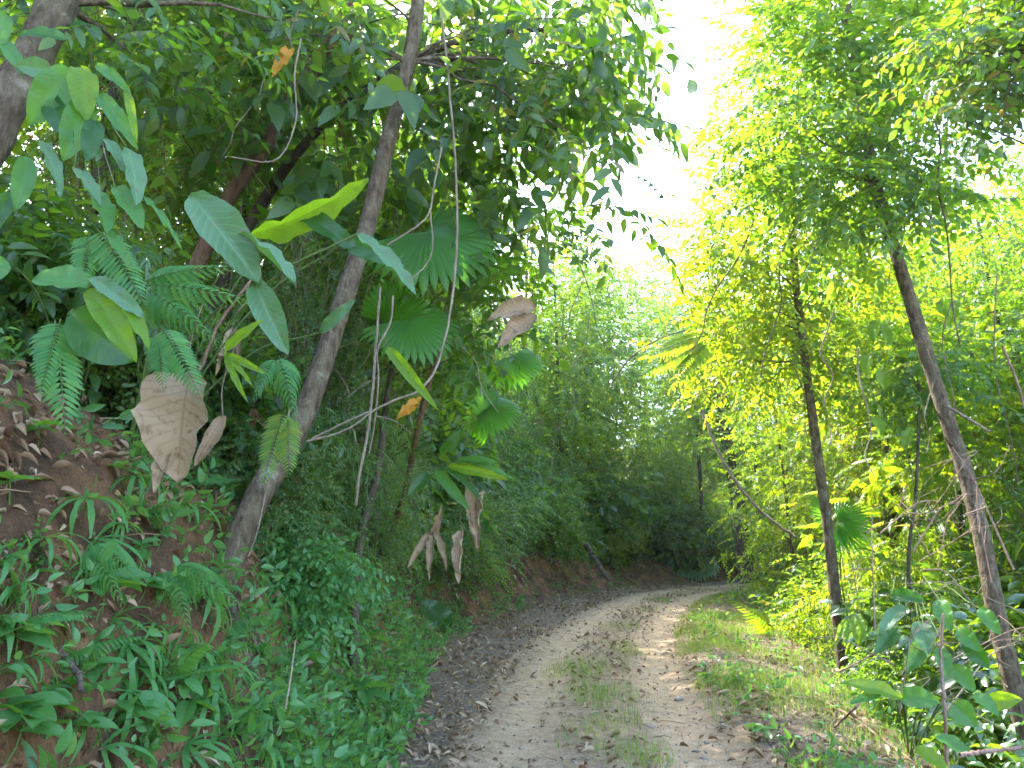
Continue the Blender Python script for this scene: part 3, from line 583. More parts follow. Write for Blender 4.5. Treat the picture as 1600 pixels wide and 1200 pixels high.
def proto_creeper(seed, leaf, H=2.6, n=26, w=.9):
    root = empty('hanging_creeper', (0, 0, 0)); g = np.random.default_rng(seed); mb = MB(); ml = MB()
    for i in range(n):
        x, y = g.normal(0, w * .5), g.normal(0, .22); h = H * g.uniform(.45, 1.05); k = 10; t = np.linspace(0, 1, k)
        p = np.stack([x + g.normal(0, .05, k).cumsum() * .6, y + .35 * (1 - t) ** 2 * g.choice([-1, 1]) + g.normal(0, .04, k).cumsum() * .5, H * g.uniform(.85, 1.05) - h * t], -1)
        tube(mb, p, np.linspace(.005, .002, k), 3)
        m_ = 16; q = p[g.integers(0, k, m_)] + g.normal(0, .05, (m_, 3)); dr = g.normal(0, .7, (m_, 3)); dr[:, 2] -= .5
        inst(ml, SPs[i % 3], frames(dr, np.array([0, 0, 1.])[None] + g.normal(0, .4, (m_, 3))), q, g.uniform(.55, 1.0, m_))
    mb.obj('vine_stem', ['twig'], root); ml.obj('foliage', [leaf, 'gstem'], root); return root
PS = {
 'small': proto_shrub('shrub', 1.3, 11, SPs, 'mid', 13, 60, .7), 'smalld': proto_shrub('shrub', 1.4, 12, SPs, 'grey', 13, 60, .72),
 'broad': proto_shrub('shrub', 1.3, 13, SPb, 'deep', 9, 52, .68), 'broadl': proto_shrub('shrub', 1.3, 14, SPb, 'herb', 9, 48, .68),
 'gloss': proto_shrub('shrub', 1.5, 15, SPg, 'gloss', 7, 40, .7, .3), 'lance': proto_bamboo(16, 'lime'), 'lanced': proto_bamboo(17, 'grey', 2.0, 18, 1.0),
 'creep': proto_creeper(18, 'deep'), 'creepg': proto_creeper(19, 'grey'), 'limes': proto_shrub('shrub', 1.4, 20, SPs, 'lime', 13, 60, .72)}
SHW = {'small': ('small-leaved green shrub', 'shrub'), 'smalld': ('grey-green fine-leaved shrub', 'shrub'), 'broad': ('dark broad-leaved shrub', 'shrub'), 'broadl': ('fresh green broad-leaved shrub', 'shrub'), 'gloss': ('glossy big-leaved bush', 'bush'),
       'lance': ('arching yellow-green bamboo clump', 'bamboo'), 'lanced': ('arching grey-green bamboo clump', 'bamboo'), 'creep': ('hanging curtain of dark creeper', 'creeper'), 'creepg': ('hanging curtain of pale creeper', 'creeper'), 'limes': ('yellow-green small-leaved shrub', 'shrub')}
def put_shrub(k, p, sc, grp, dz=-.08):
    o = dup(PS[k], (p[0], p[1], p[2] + dz), rng.uniform(0, 6.28), sc); REP.append((o, SHW[k][0], SHW[k][1], (p[0], p[1], p[2] + .6 * sc), grp))
GSL, GSR = 'shrubs on the left bank', 'shrubs beside the right verge'
for py in range(330, 900, 52):
    for px in range(-20, 1060, 66):
        qx, qy = px + rng.uniform(-30, 30), py + rng.uniform(-25, 25)
        g = G(qx, qy, 34)
        if g is None: continue
        dist = np.hypot(g[0], g[1])
        if dist < 4.3 or (qy > 800 and qx > 560) or (qx < 430 and qy > 590): continue
        d = lat(g[0], g[1])[0][0]
        if d > -3.3 - .012 * dist * 0: continue
        k = rng.choice(['small', 'smalld', 'broad', 'broadl', 'lanced', 'creep', 'creepg'], p=[.2, .2, .15, .1, .13, .12, .10])
        put_shrub(k, g, rng.uniform(.55, .95) * min(1.35, .55 + dist * .035), GSL)
for k, x, y, s in [('gloss', 4.1, 6.6, .8), ('gloss', 4.9, 7.8, 1.0), ('gloss', 5.2, 9.4, 1.05), ('small', 4.4, 8.8, .8), ('limes', 5.4, 8.2, 1.2), ('lance', 5.2, 10.8, 1.1), ('limes', 5.9, 11.6, 1.3), ('small', 6.5, 10, 1.6), ('small', 6.2, 13.6, 1.5), ('gloss', 6.4, 8.0, 1.4),
                   ('small', 6.9, 14.8, 1.4), ('broad', 7.4, 16.8, 1.4), ('broad', 7.8, 18.4, 1.6), ('small', 5.6, 6.9, 1.3), ('gloss', 3.9, 5.4, .55), ('broadl', 4.7, 6.0, .8), ('lance', 6.6, 7.4, 1.5), ('broad', 7.4, 10.8, 1.9), ('small', 8.0, 13.8, 1.9), ('limes', 8.8, 16, 1.9),
                   ('broad', 8.2, 21, 1.4), ('limes', 9.6, 22.4, 1.7), ('small', 11.2, 24.2, 1.8), ('small', 7.4, 9.2, 1.9), ('limes', 8.4, 11.4, 1.8), ('gloss', 5.8, 6.0, 1.1), ('limes', 4.9, 12.2, .8), ('broad', 5.4, 13.8, .9), ('small', 6.2, 16.2, 1.0), ('limes', 6.8, 18.6, .9),
                   ('creep', 6.4, 9.4, 1.3), ('creepg', 7.2, 12, 1.4), ('creep', 5.9, 7.4, 1.1)]:
    put_shrub(k, (x, y, tz(x, y)), s, GSR)
GSB = 'shrubs beyond the bend'
for k, x, y, s in [('broad', 6.3, 28.4, 1.6), ('limes', 7.6, 30.6, 1.7), ('broadl', 9.4, 31.6, 1.8), ('limes', 11.5, 32.5, 1.9), ('small', 13.6, 33, 2.0), ('limes', 16, 33.5, 2.0), ('small', 5, 29.6, 1.8), ('broadl', 8.4, 29.8, 1.1), ('limes', 18.5, 34.5, 2.2), ('smalld', 21, 35, 2.2), ('broad', 3.2, 28.6, 1.8),
                   ('small', 12.4, 26.0, .9), ('limes', 10.4, 24.2, .9), ('small', 24, 35, 2.2)]:
    if abs(lat(x, y)[0][0]) > 1.7: put_shrub(k, (x, y, tz(x, y)), s, GSB)
for k, px, py, Y, sc in [('broad', 40, 500, 4.6, .8), ('small', 150, 480, 5.0, .8), ('lanced', 260, 470, 5.2, .7), ('broad', 330, 420, 5.6, .8), ('creep', 480, 520, 6.0, .75), ('smalld', 420, 600, 5.6, .6), ('creepg', 560, 560, 6.8, .8), ('lanced', 520, 700, 6.4, .7), ('broadl', 470, 760, 5.8, .5), ('smalld', 560, 790, 6.6, .6),
                         ('lanced', 640, 640, 8, .9), ('creepg', 700, 560, 8.6, 1.0), ('creep', 640, 760, 7.8, .7), ('broadl', 610, 850, 7.4, .35), ('small', 760, 840, 10, .6), ('creep', 780, 600, 10, 1.1), ('smalld', 740, 700, 9.6, .9), ('creepg', 830, 640, 12, 1.1), ('lanced', 800, 740, 11, 1.0), ('smalld', 850, 800, 13.5, .8), ('small', 880, 720, 14, 1.1),
                         ('creepg', 900, 620, 15, 1.3), ('smalld', 950, 680, 18, 1.4), ('creep', 870, 540, 15, 1.3), ('creepg', 980, 640, 20, 1.7), ('small', 1000, 720, 22, 1.5)]:
    p = P(px, py, Y)
    while lat(p[0], p[1])[0][0] > -bankoff(p[1]) - .35 - .45 * sc: p[0] -= .15
    g = tz(p[0], p[1]); p[2] = g if k not in ('creep', 'creepg') else max(g, p[2] - 1.3 * sc); put_shrub(k, p, sc, GSL)
for y in np.arange(7.4, 27, .62):
    for q in range(2):
        o_ = bankoff(y) + .75 + q * .8 + rng.uniform(-.15, .35) + .55 * (y > 17); j = np.argmin(np.abs(CY - y)); x, yy = CX[j] - TY[j] * o_, CY[j] + TX[j] * o_; z = tz(x, yy)
        k = rng.choice(['small', 'smalld', 'creep', 'creepg', 'broad', 'lanced', 'limes'], p=[.2, .2, .2, .18, .08, .07, .07]); sc = rng.uniform(.8, 1.25) * (1 + .03 * (y - 8)) * (.8 + .4 * q)
        put_shrub(k, (x, yy, z + (rng.uniform(-.2, .9) if k in ('creep', 'creepg') else 0)), sc, GSL)
for p in PS.values(): drop(p)

# ------------------------------------------------------------------ individually built plants
def T(name, base, label, cat, group=None): return tag(empty(name, base), label, cat, group)
def blade(root, base, p0, p1, wid, mat, nrml=None, name='leaf', label=None, seed=0, **k):
    p0 = np.asarray(p0, float); p1 = np.asarray(p1, float); L = np.linalg.norm(p1 - p0)
    v, f, uv = bigleaf(w=wid / L, seed=seed, **k)
    mid = (p0 + p1) / 2; tc = nrm(np.array([0, 0, CAMZ]) - mid)
    if nrml is None:
        r = np.random.default_rng(seed + 77); nrml = tc + np.array([0, 0, .55]) + r.normal(0, .3, 3)
    fr = frames((p1 - p0)[None], np.asarray(nrml)[None])[0]
    mb = MB(); mb.add((v * L) @ fr.T + p0, f, 0, uv); o = mb.obj(name, [mat], root, base, uv=True)
    if label: o['label'] = label
    return o
def PL(l, Y):            # (px0, py0, px1, py1, width px) -> world
    a = P(l[0], l[1], Y); b = P(l[2], l[3], Y * (l[6] if len(l) > 6 else .97)); return a, b, l[4] * Y / F
def leafy(name, label, cat, basepx, Y, leaves, mat, stemm='gstem', sr=.006, group=None, kw=None, base=None):
    if base is None:
        base = GD(basepx[0], basepx[1], Y)
    root = T(name, base, label, cat, group); mb = MB(); base = np.asarray(base)
    for i, l in enumerate(leaves):
        a, b, wd = PL(l, Y); m_ = l[5] if len(l) > 5 and l[5] else mat
        blade(root, base, a, b, wd, m_, seed=i + int(basepx[0]), **(kw or dict(fold=.22, droop=.26, wave=.026)))
        r = np.random.default_rng(i); q = base + (a - base) * .55 + np.array([0, 0, .12 * np.linalg.norm(a - base)]) + r.normal(0, .02, 3)
        tube(mb, catmull([base + (0, 0, -.05), q, a], 10), np.linspace(sr, sr * .45, 10), 5)
    mb.obj('stem', [stemm], root, base); return root
# A near sapling, upper left
leafy('sapling', 'leafy sapling with big drooping oval green leaves before the thick upper-left trunk', 'sapling', (95, 470), 2.9, [
    (105, 62, 28, 40, 30, 'bigd'), (-6, 62, 36, 94, 32), (82, 112, 28, 100, 36, 'bigs'), (112, 108, 48, 182, 60), (126, 104, 134, 168, 48, 'bigy'), (136, 152, 106, 236, 50), (152, 146, 207, 206, 30), (150, 102, 192, 124, 22),
    (196, 132, 212, 202, 15, 'bigy'), (76, 152, 100, 205, 40, 'bigd'), (150, 188, 138, 238, 34, 'bigd'), (62, 218, 106, 282, 26, 'bigs'), (44, 244, 30, 314, 36), (198, 230, 226, 302, 36, 'bigs'), (162, 214, 202, 258, 20, 'bigs'),
    (136, 292, 182, 342, 46), (180, 292, 222, 336, 36), (222, 306, 288, 362, 12), (10, 20, -30, 90, 40), (20, 300, -20, 360, 30, 'bigd'), (115, 262, 160, 300, 26, 'bigs'), (165, 360, 200, 396, 20)], 'bigg')
leafy('large_leaf_plant', 'plant with one giant folded grey-green leaf left of the leaning trunk', 'plant', (385, 620), 3.6, [(298, 305, 404, 430, 74, 'bigs'), (394, 436, 446, 546, 46, 'bigs'), (372, 366, 470, 432, 52, 'bigs'), (556, 366, 656, 446, 34, 'bigs'), (300, 420, 240, 500, 50, 'bigd')], 'bigs', sr=.009, kw=dict(fold=.3, droop=.12, wave=.02), base=np.array([-2.1, 4.1, tz(-2.1, 4.1)]))
leafy('large_leaf_plant', 'backlit long lime-green leaf with a dark leaf below, behind the leaning trunk', 'plant', (470, 620), 4.6, [(388, 368, 578, 318, 56, 'bigy'), (466, 334, 556, 374, 36, 'bigd'), (540, 380, 620, 400, 40, 'bigd'), (500, 520, 548, 470, 20, 'bigs')], 'bigy', sr=.008, base=np.array([-2.4, 4.9, tz(-2.4, 4.9)]))
leafy('seedling', 'plant with a rounded green leaf and yellow-green drooping leaves at the left edge', 'plant', (120, 640), 2.75, [(142, 446, 46, 424, 52, 'bigg'), (137, 450, 208, 542, 44, 'bigy'), (190, 470, 234, 524, 24, 'bigy'), (140, 432, 218, 478, 30, 'bigs'), (106, 490, 214, 560, 96, 'bigd', 1.05), (10, 405, -30, 440, 34, 'bigg')], 'bigg')
def dry(name, label, Y, leaves, cat='dead leaf', mat='dry', curl=1.0):
    a, b, wd = PL(leaves[0], Y); root = T(name, a, label, cat)
    mb = MB(); tube(mb, catmull([a + np.array([.02, .03, .34]), a + np.array([-.02, .02, .15]), a], 9), [.004] * 9, 5); mb.obj('stalk', ['twig'], root, a)
    for i, l in enumerate(leaves):
        p, q, wd = PL(l, Y); blade(root, a, p, q, wd, l[5] if len(l) > 5 else mat, name='blade', seed=i + int(l[0]), curl=curl, wave=.06, droop=.28, fold=.15, tipp=2 if i else 1.5, torn=.06)
    return root
r_ = dry('dead_leaf', 'large pale tan dead leaf hanging over the earth bank', 3.3, [(298, 580, 262, 742, 122), (266, 700, 236, 760, 26)]); 
dry('dead_leaf', 'smaller curled brown dead leaf just behind the large tan one', 3.45, [(348, 650, 308, 722, 36)], curl=1.6)
dry('dead_leaf', 'pair of tan dead leaf blades hanging in front of the dark gap mid-picture', 6.0, [(836, 482, 770, 488, 40), (838, 492, 782, 530, 40)])
dry('dead_leaf', 'upright tan hanging dead leaf, upper one of the two at the bank foot', 7.4, [(733, 752, 746, 852, 30), (757, 768, 734, 842, 22)], curl=1.5)
dry('dead_leaf', 'pale tattered dead leaf, lower one of the two at the bank foot', 7.2, [(722, 826, 710, 904, 26)], curl=1.8)
dry('dead_leaf', 'brown dried palm leaf with spiky folds left of the hanging tan leaves', 7.4, [(672, 830, 640, 880, 16), (675, 830, 668, 896, 16), (678, 830, 700, 880, 16), (674, 835, 690, 800, 18)], curl=1.4)
dry('orange_leaf', 'single orange leaf high among the upper-left foliage', 4.8, [(456, 76, 428, 104, 22, 'orange')], 'leaf', curl=.4)
dry('orange_leaf', 'drooping orange leaf cluster below the liana loop', 6.2, [(658, 622, 624, 642, 14, 'orange'), (652, 634, 626, 648, 10, 'orange')], 'leaf', curl=.4)
leafy('strap_leaf', 'long narrow yellow-green strap leaf slanting down right of the leaning trunk', 'leaf', (606, 545), 4.9, [(604, 540, 682, 638, 19, 'bigy')], 'bigy', base=P(600, 530, 4.9), kw=dict(fold=.35, droop=.05, wave=.03, belly=.35))
leafy('fallen_leaf', 'big dark green leaf standing at the foot of the bank', 'leaf', (704, 990), float(GD(704, 992, 11.5)[1]) - .05, [(702, 988, 664, 936, 40, 'bigd')], 'bigd', base=GD(704, 992, 8.6))
leafy('bamboo_sprig', 'small bright green bamboo sprig above the large tan leaf', 'sprig', (320, 552), 3.4, [(350, 550, 396, 500, 17), (352, 551, 404, 578, 12), (350, 552, 376, 614, 11), (352, 552, 390, 590, 9)], 'bigy', base=P(316, 548, 3.45), sr=.003)
# fan palms
def fanpalm(label, basept, leaves, mat='palm', split=.74):
    root = T('fan_palm', basept, label, 'palm'); mb = MB()
    for i, (px, py, tx_, ty_, Y, span) in enumerate(leaves):
        h = P(px, py, Y); tpt = P(tx_, ty_, Y * .97); L = np.linalg.norm(tpt - h); tc = nrm(np.array([0, 0, CAMZ]) - h)
        fr = frames((tpt - h)[None], (tc + np.array([.25, 0, .6]))[None]); m2 = MB(); inst(m2, fan(int(span / 9), span, i + int(px), split, .045, .22), fr, h[None], np.array([L])); m2.obj('leaf', [mat], root, basept)
        q = (np.asarray(basept) + h) / 2 + np.array([-.12, 0, .25]); tube(mb, catmull([basept, q, h], 12), np.linspace(.014, .007, 12), 6)
    mb.obj('stem', ['gstem'], root, basept)
b_ = np.array([-2.5, 6.7, tz(-2.5, 6.7)])
fanpalm('fan palm with wide pleated leaves right of the leaning trunk', b_, [(668, 362, 752, 420, 6.0, 250), (612, 505, 650, 452, 6.2, 240), (640, 500, 690, 548, 6.1, 230)])
fanpalm('small dark fan palm in the shade behind the hanging creepers', np.array([-2.2, 9.6, tz(-2.2, 9.6)]), [(760, 640, 800, 660, 8.5, 240), (770, 650, 740, 610, 8.6, 230), (790, 560, 830, 590, 9, 200)])
fanpalm('dark fan palm beside the road where it bends', np.array([9.2, 29.5, tz(9.2, 29.5)]), [(1060, 850, 1030, 830, 28.5, 250), (1070, 840, 1080, 805, 28.7, 250), (1075, 855, 1105, 850, 28.5, 250), (1050, 870, 1030, 895, 28.2, 220), (1085, 875, 1100, 900, 28.3, 220)], 'bigs')
fanpalm('spiky dark fan palm behind the slender trunk on the right verge', np.array([5.0, 11.3, tz(5, 11.3)]), [(1310, 815, 1365, 800, 11, 200), (1312, 825, 1370, 850, 11, 190), (1300, 812, 1270, 790, 11.2, 200)], 'palm', .3)
# ferns
FP_ = [(0, strap(1, .092, d, 10, .2)) for d in (.5, .9, 1.3)]
FN_ = {}
def fernfrond(k, seed=0):
    v, f, m = strap(1, .24, .25, 17, 0)
    k = 17; t = np.linspace(0, 1, k); z = np.where(np.arange(k) % 2 == 0, .5, 1.12) * (1.15 - .75 * t)     # lobed edge
    v = v.copy(); v[:k, 0] *= z; v[2 * k:, 0] *= z
    return pinnate(13, 1, .42, (v, f, m), .35, lambda t: np.clip(1.12 - .95 * t, .08, 1) * np.clip(.75 + t * 2, 0, 1), 70, seed, .008)
LADDER = pinnate(20, 1, .22, L8(.28, .1, .15), .3, lambda t: np.sin(np.pi * np.clip(.3 + t * .7, 0, 1)) ** .7, 82, 3, .008)
LACY = fernfrond(0, 5)
def strapfern(px, py, size, n=9, Y=None, seed=0, mat='fern', label=None):
    g = G(px, py, 30, 1.5); c = g if Y is None else P(px, py, Y)
    if c is None: return
    L = size / F * c[1]; r = np.random.default_rng(seed); root = T('strap_fern', c, label, 'fern'); tc = nrm(np.array([0, 0, CAMZ]) - c); 
    hub = c + np.array([tc[0], tc[1], 0]) * L * .35 + np.array([0, 0, L * .3])
    mb = MB(); tube(mb, catmull([c - np.array([0, 0, .03]), (c + hub) / 2 + (0, 0, .02), hub], 6), np.linspace(.005, .003, 6), 5); mb.obj('stem', ['gstem'], root, c)
    for i in range(n):
        a = math.atan2(tc[1], tc[0]) + (i / (n - 1) - .5) * 4.6 + r.normal(0, .15); d = np.array([math.cos(a), math.sin(a), r.uniform(-.1, .6)])
        mb = MB(); inst(mb, FP_[r.integers(0, 3)][1], frames(d[None], np.array([[0, 0, 1.]])), hub[None], np.array([L * r.uniform(.8, 1.15)])); mb.obj('frond', [mat], root, c)
def frondfern(label, fr_px, Y=None, kind='lacy', mat='fern'):
    l0 = fr_px[0]; g = G(l0[0], l0[1], 30, 1.5) if Y is None else P(l0[0], l0[1], Y)
    if g is None: return
    root = T('fern', g, label, 'fern'); YY = g[1] * .96
    for i, (a, b, c, d) in enumerate(fr_px):
        p0 = P(a, b, YY); p1 = P(c, d, YY * .95); L = np.linalg.norm(p1 - p0); tc = nrm(np.array([0, 0, CAMZ]) - p0); mb = MB()
        inst(mb, LACY if kind == 'lacy' else LADDER, frames((p1 - p0 + np.array([0, 0, .25 * L]))[None], (tc + np.array([0, 0, .5]))[None]), p0[None], np.array([L * 1.05])); mb.obj('frond', [mat, 'gstem'], root, g)
for i, (px, py, sz, lb) in enumerate([(66, 868, 86, 'drooping strap fern on the bank at the left edge, lowest of its cluster'), (132, 812, 96, 'largest strap fern, cascading below the bare red earth'), (212, 772, 78, 'strap fern right beside the largest strap fern'), (292, 812, 72, 'strap fern below the brown tail of the tan dead leaf'), (222, 690, 60, 'dark strap fern left of the large tan dead leaf'),
        (332, 1062, 84, 'bright strap fern low on the bank among broad-leaved herbs'), (212, 1022, 74, 'serrated strap fern below the broad-leaved seedling'), (258, 700, 50, 'small dark strap fern tucked behind the tan dead leaf'), (30, 930, 60, 'small strap fern low at the left picture edge'), (402, 1110, 52, 'little strap fern among the creeping herbs at the bank foot')]):
    strapfern(px, py, sz, 10, None, i, label=lb)
frondfern('light green lacy fern on the bank below the leaning trunk root', [(268, 888, 286, 972), (282, 884, 346, 942), (276, 884, 318, 905), (270, 890, 252, 935)])
frondfern('lacy fern beside the lowest strap fern on the left', [(138, 856, 172, 928), (146, 850, 185, 890)])
frondfern('lacy fern at the edge of the creeping herbs right of the leaning trunk foot', [(436, 880, 482, 952), (440, 900, 450, 960)])
frondfern('long ladder fern hanging straight down by the left edge', [(86, 500, 94, 650), (95, 498, 70, 600)], 2.9, 'ladder')
frondfern('blue-green ladder fern above the large tan dead leaf', [(252, 510, 292, 604), (246, 520, 250, 590)], 3.2, 'ladder')
frondfern('grey ladder fern among the upper-left foliage', [(150, 356, 198, 456), (140, 365, 130, 440)], 3.1, 'ladder')
frondfern('wide dark fern spreading behind the ladder ferns', [(228, 446, 336, 474), (232, 455, 300, 520), (226, 440, 320, 430)], 3.5, 'lacy')
frondfern('yellow-green fern against the leaning trunk', [(446, 640, 420, 740), (450, 650, 450, 730)], 4.3, 'ladder', 'lime')
frondfern('pale fern just left of the leaning trunk', [(436, 556, 452, 636), (430, 560, 408, 610)], 4.2, 'lacy')
frondfern('sunlit yellow feathery fern low on the right verge', [(1215, 985, 1262, 952), (1210, 985, 1175, 960), (1214, 985, 1240, 1000), (1220, 985, 1290, 975)], None, 'lacy', 'lime')
frondfern('bright yellow feathery frond hanging at the left edge of the right-hand trees', [(1105, 530, 1030, 588), (1108, 535, 1070, 592), (1100, 525, 1040, 560)], 10.5, 'ladder', 'lime')
# seedlings
def seedling(px, py, sz, n, label, mat='herb', seed=0, big='bigg'):
    c = G(px, py, 30, 1.5)
    if c is None: return
    L = sz / F * c[1]; r = np.random.default_rng(seed + 500); root = T('seedling', c, label, 'seedling'); top = c + np.array([r.normal(.1, .1), -.25, .9]) * L
    mb = MB(); tube(mb, catmull([c - np.array([0, 0, .03]), (c + top) / 2, top], 7), np.linspace(.005, .003, 7), 5); mb.obj('stem', ['gstem'], root, c)
    for i in range(n):
        a = i * 2.4 + r.uniform(0, .5); d = np.array([math.cos(a), math.sin(a), r.uniform(-.25, .5)]); p0 = top - np.array([0, 0, L * .12 * (i // 3)])
        blade(root, c, p0, p0 + d * L * r.uniform(.8, 1.15), L * .48, big, nrml=np.array([0, 0, 1.]) + r.normal(0, .25, 3), seed=i + seed, fold=.22, droop=.25, wave=.012)
for i, a in enumerate([(158, 965, 62, 6, 'broad-leaved seedling with five fresh leaves over the leaf litter'), (566, 1120, 46, 6, 'seedling with pale oval leaves at the bank foot beside the road'), (205, 1160, 68, 6, 'large-leaved seedling at the bottom edge below the strap ferns'), (22, 1050, 66, 6, 'broad-leaved seedling at the bottom left corner'), (30, 1170, 70, 6, 'big-leaved herb in the bottom left corner'), (470, 1060, 40, 6, 'small seedling amid the creeping herbs'), (300, 1150, 56, 5, 'upright seedling at the bottom edge beside the bright strap fern'), (500, 950, 44, 6, 'seedling at the top of the creeping herbs'),
        (395, 800, 40, 6, 'small broad-leaved seedling at the foot of the leaning trunk'), (440, 1170, 52, 6, 'broad-leaved seedling at the bottom between bank and road'), (110, 1110, 44, 5, 'small seedling in the brown leaf litter near the bottom left'), (15, 790, 44, 5, 'seedling clinging to the bare earth at the left edge'), (60, 700, 38, 5, 'tiny seedling hanging from the bare earth at the left edge'), (560, 1030, 40, 6, 'seedling at the right edge of the creeping herbs')]):
    seedling(*a, seed=i * 7)
leafy('broadleaf_bush', 'bush of large shiny leaves at the ditch below the slender trunk', 'bush', (1440, 1120), 5.2, [(1416, 948, 1376, 974, 24, 'bigs'), (1468, 936, 1480, 978, 26), (1436, 972, 1450, 1014, 30, 'bigs'), (1496, 984, 1528, 1012, 24), (1466, 1012, 1482, 1050, 24), (1402, 980, 1374, 1010, 26, 'bigd'), (1510, 1000, 1540, 1040, 26, 'bigd'), (1450, 1000, 1420, 1040, 26), (1490, 1040, 1520, 1075, 26), (1392, 930, 1440, 932, 22, 'bigd'), (1530, 950, 1560, 985, 22)], 'bigg')
leafy('broadleaf_bush', 'arching lime-green leaves over the ditch at the lower right', 'plant', (1420, 1180), 4.4, [(1410, 1092, 1334, 1056, 24, 'bigy'), (1408, 1092, 1462, 1090, 34, 'bigg'), (1490, 1100, 1520, 1130, 36, 'bigg'), (1520, 1085, 1560, 1110, 24, 'bigg'), (1430, 1170, 1480, 1195, 24, 'bigy'), (1460, 1150, 1530, 1180, 26, 'bigg'), (1540, 1100, 1590, 1090, 26, 'bigy'), (1380, 1080, 1340, 1092, 14, 'bigg')], 'bigg')
leafy('ginger_plant', 'ginger-like plant with an arching stalk of long leaves in the shaded bank', 'plant', (640, 830), 7.2, [(700, 728, 790, 742, 18, 'bigy'), (712, 722, 770, 712, 16), (690, 730, 760, 770, 18, 'bigd'), (680, 735, 730, 790, 18), (720, 720, 805, 735, 14), (670, 740, 640, 770, 18, 'bigd'), (700, 705, 715, 676, 20, 'bigs'), (690, 712, 700, 690, 16)], 'bigg', kw=dict(fold=.2, droop=.2, wave=.01, belly=.4), base=np.array([-1.9, 7.3, tz(-1.9, 7.3)]))
leafy('yellow_vine', 'climbing vine with big sunlit yellow leaves on the right-hand trees', 'vine', (1330, 930), 9.0, [(1282, 428, 1270, 400, 22), (1308, 436, 1300, 462, 22), (1370, 500, 1360, 524, 20), (1380, 506, 1392, 530, 16), (1490, 468, 1484, 496, 24), (1470, 466, 1478, 490, 20), (1358, 552, 1350, 576, 20), (1376, 578, 1384, 600, 22), (1372, 436, 1376, 462, 16), (1240, 354, 1236, 330, 18), (1250, 348, 1262, 330, 16), (1366, 652, 1380, 672, 20), (1425, 668, 1410, 690, 18)], 'bigy', sr=.004)
leafy('bamboo_sprig', 'yellow-green narrow-leaved sprig hanging across the slender right trunk', 'sprig', (1360, 1020), 7.6, [(1320, 968, 1308, 1000, 10), (1326, 966, 1322, 1000, 10), (1334, 962, 1336, 996, 10), (1342, 962, 1352, 990, 10), (1350, 955, 1376, 962, 12), (1346, 980, 1346, 1004, 9), (1382, 988, 1376, 1010, 8), (1384, 986, 1394, 1008, 8)], 'bigy', sr=.003)

# ------------------------------------------------------------------ trunks and trees with their own place in the picture
def pel(n, ells, Y0, Y1, seed):
    g = np.random.default_rng(seed); out = []
    wts = np.array([e[2] * e[3] for e in ells], float); wts /= wts.sum()
    for _ in range(n):
        e = ells[g.choice(len(ells), p=wts)]; a = g.uniform(0, 6.28); q = g.random() ** .5
        out.append(P(e[0] + math.cos(a) * q * e[2], e[1] + math.sin(a) * q * e[3], g.uniform(Y0, Y1)))
    return np.array(out)
def ptr(l, ground=False):
    p = [P(*a) if len(a) > 2 and a[2] else GD(a[0], a[1], 5.5) + np.array([0, 0, .02]) for a in l]
    if ground:
        g = tz(p[0][0], p[0][1])
        if p[0][2] > g: p = [np.array([p[0][0], p[0][1], g - .25])] + p
    return np.array(p)
tp = ptr([(318, 985, 4.5), (345, 915, 4.55), (400, 780, 4.75), (470, 660, 5.0), (530, 490, 5.25), (572, 360, 5.45), (606, 220, 5.6), (640, 90, 5.7), (660, -40, 5.8), (700, -220, 5.9), (720, -420, 6.0)])
t_ = tree('leaning_tree', tp, .088, .050, pel(75, [(640, -140, 330, 150), (860, 30, 120, 120), (760, 120, 120, 120), (935, 150, 40, 170), (470, 20, 160, 90)], 5.2, 7.6, 3), .5, SP_mid, 6, 'deep', 'bark', seed=61, every=2, low=.55, nseg=16, rough=.05, hang=.2)
tag(t_, 'leaning mottled trunk rising from the left bank across the picture with overhanging crown', 'tree')
mb = MB(); b0 = np.array(t_.location)
g_ = np.random.default_rng(4)
for i in range(11):
    a = -2.6 + i * .32 + g_.normal(0, .12); q = tp[0] + np.array([0, 0, .25 * g_.random()]); pts = [q]
    for j in range(6):
        q = q + np.array([math.cos(a), math.sin(a), 0]) * .11; a += g_.normal(0, .35); q = np.array([q[0], q[1], min(pts[-1][2], tz(q[0], q[1]) + .015)]); pts.append(q)
    tube(mb, catmull(pts, 18), np.linspace(.034, .007, 18) * g_.uniform(.6, 1.1), 6, 0, .12, seed=i)
mb.obj('root', ['bark'], t_, b0)
tp = ptr([(-130, 420, 3.9), (-40, 250, 4.0), (30, 130, 4.1), (80, 30, 4.2), (140, -120, 4.3), (180, -320, 4.5)])
tag(tree('tree', tp, .13, .09, pel(50, [(150, -120, 220, 150), (60, 60, 120, 90), (300, 20, 150, 110)], 4.6, 6.5, 4), .5, SP_mid, 6, 'mid', 'bark', seed=62, every=3, low=.5, nseg=14), 'thick pale brown trunk leaning across the upper left corner', 'tree')
tp = ptr([(300, 430, 6.6), (352, 318, 6.5), (420, 220, 6.4), (468, 130, 6.3), (500, 90, 6.3), (540, 20, 6.2), (560, -120, 6.2)])
tag(tree('tree', tp, .075, .04, pel(36, [(520, 60, 120, 130), (400, 100, 160, 120), (560, 200, 110, 100)], 6.3, 8.2, 5), .5, SP_big, 5, 'deep', 'barkr', seed=63, every=3, low=.6, nseg=10), 'bent reddish-brown trunk between the upper-left trunk and the leaning trunk', 'tree')
tp = ptr([(150, 330, 6.5), (170, 180, 6.7), (200, 70, 6.9), (250, -40, 7.1)])
tag(tree('tree', tp, .06, .04, pel(50, [(250, 60, 130, 120), (120, 260, 120, 90), (330, 220, 120, 100)], 7, 9.5, 6), .5, SP_small, 9, 'mid', 'barkd', seed=64, every=4, low=.6), 'thin dark trunk just right of the thick upper-left trunk', 'tree')
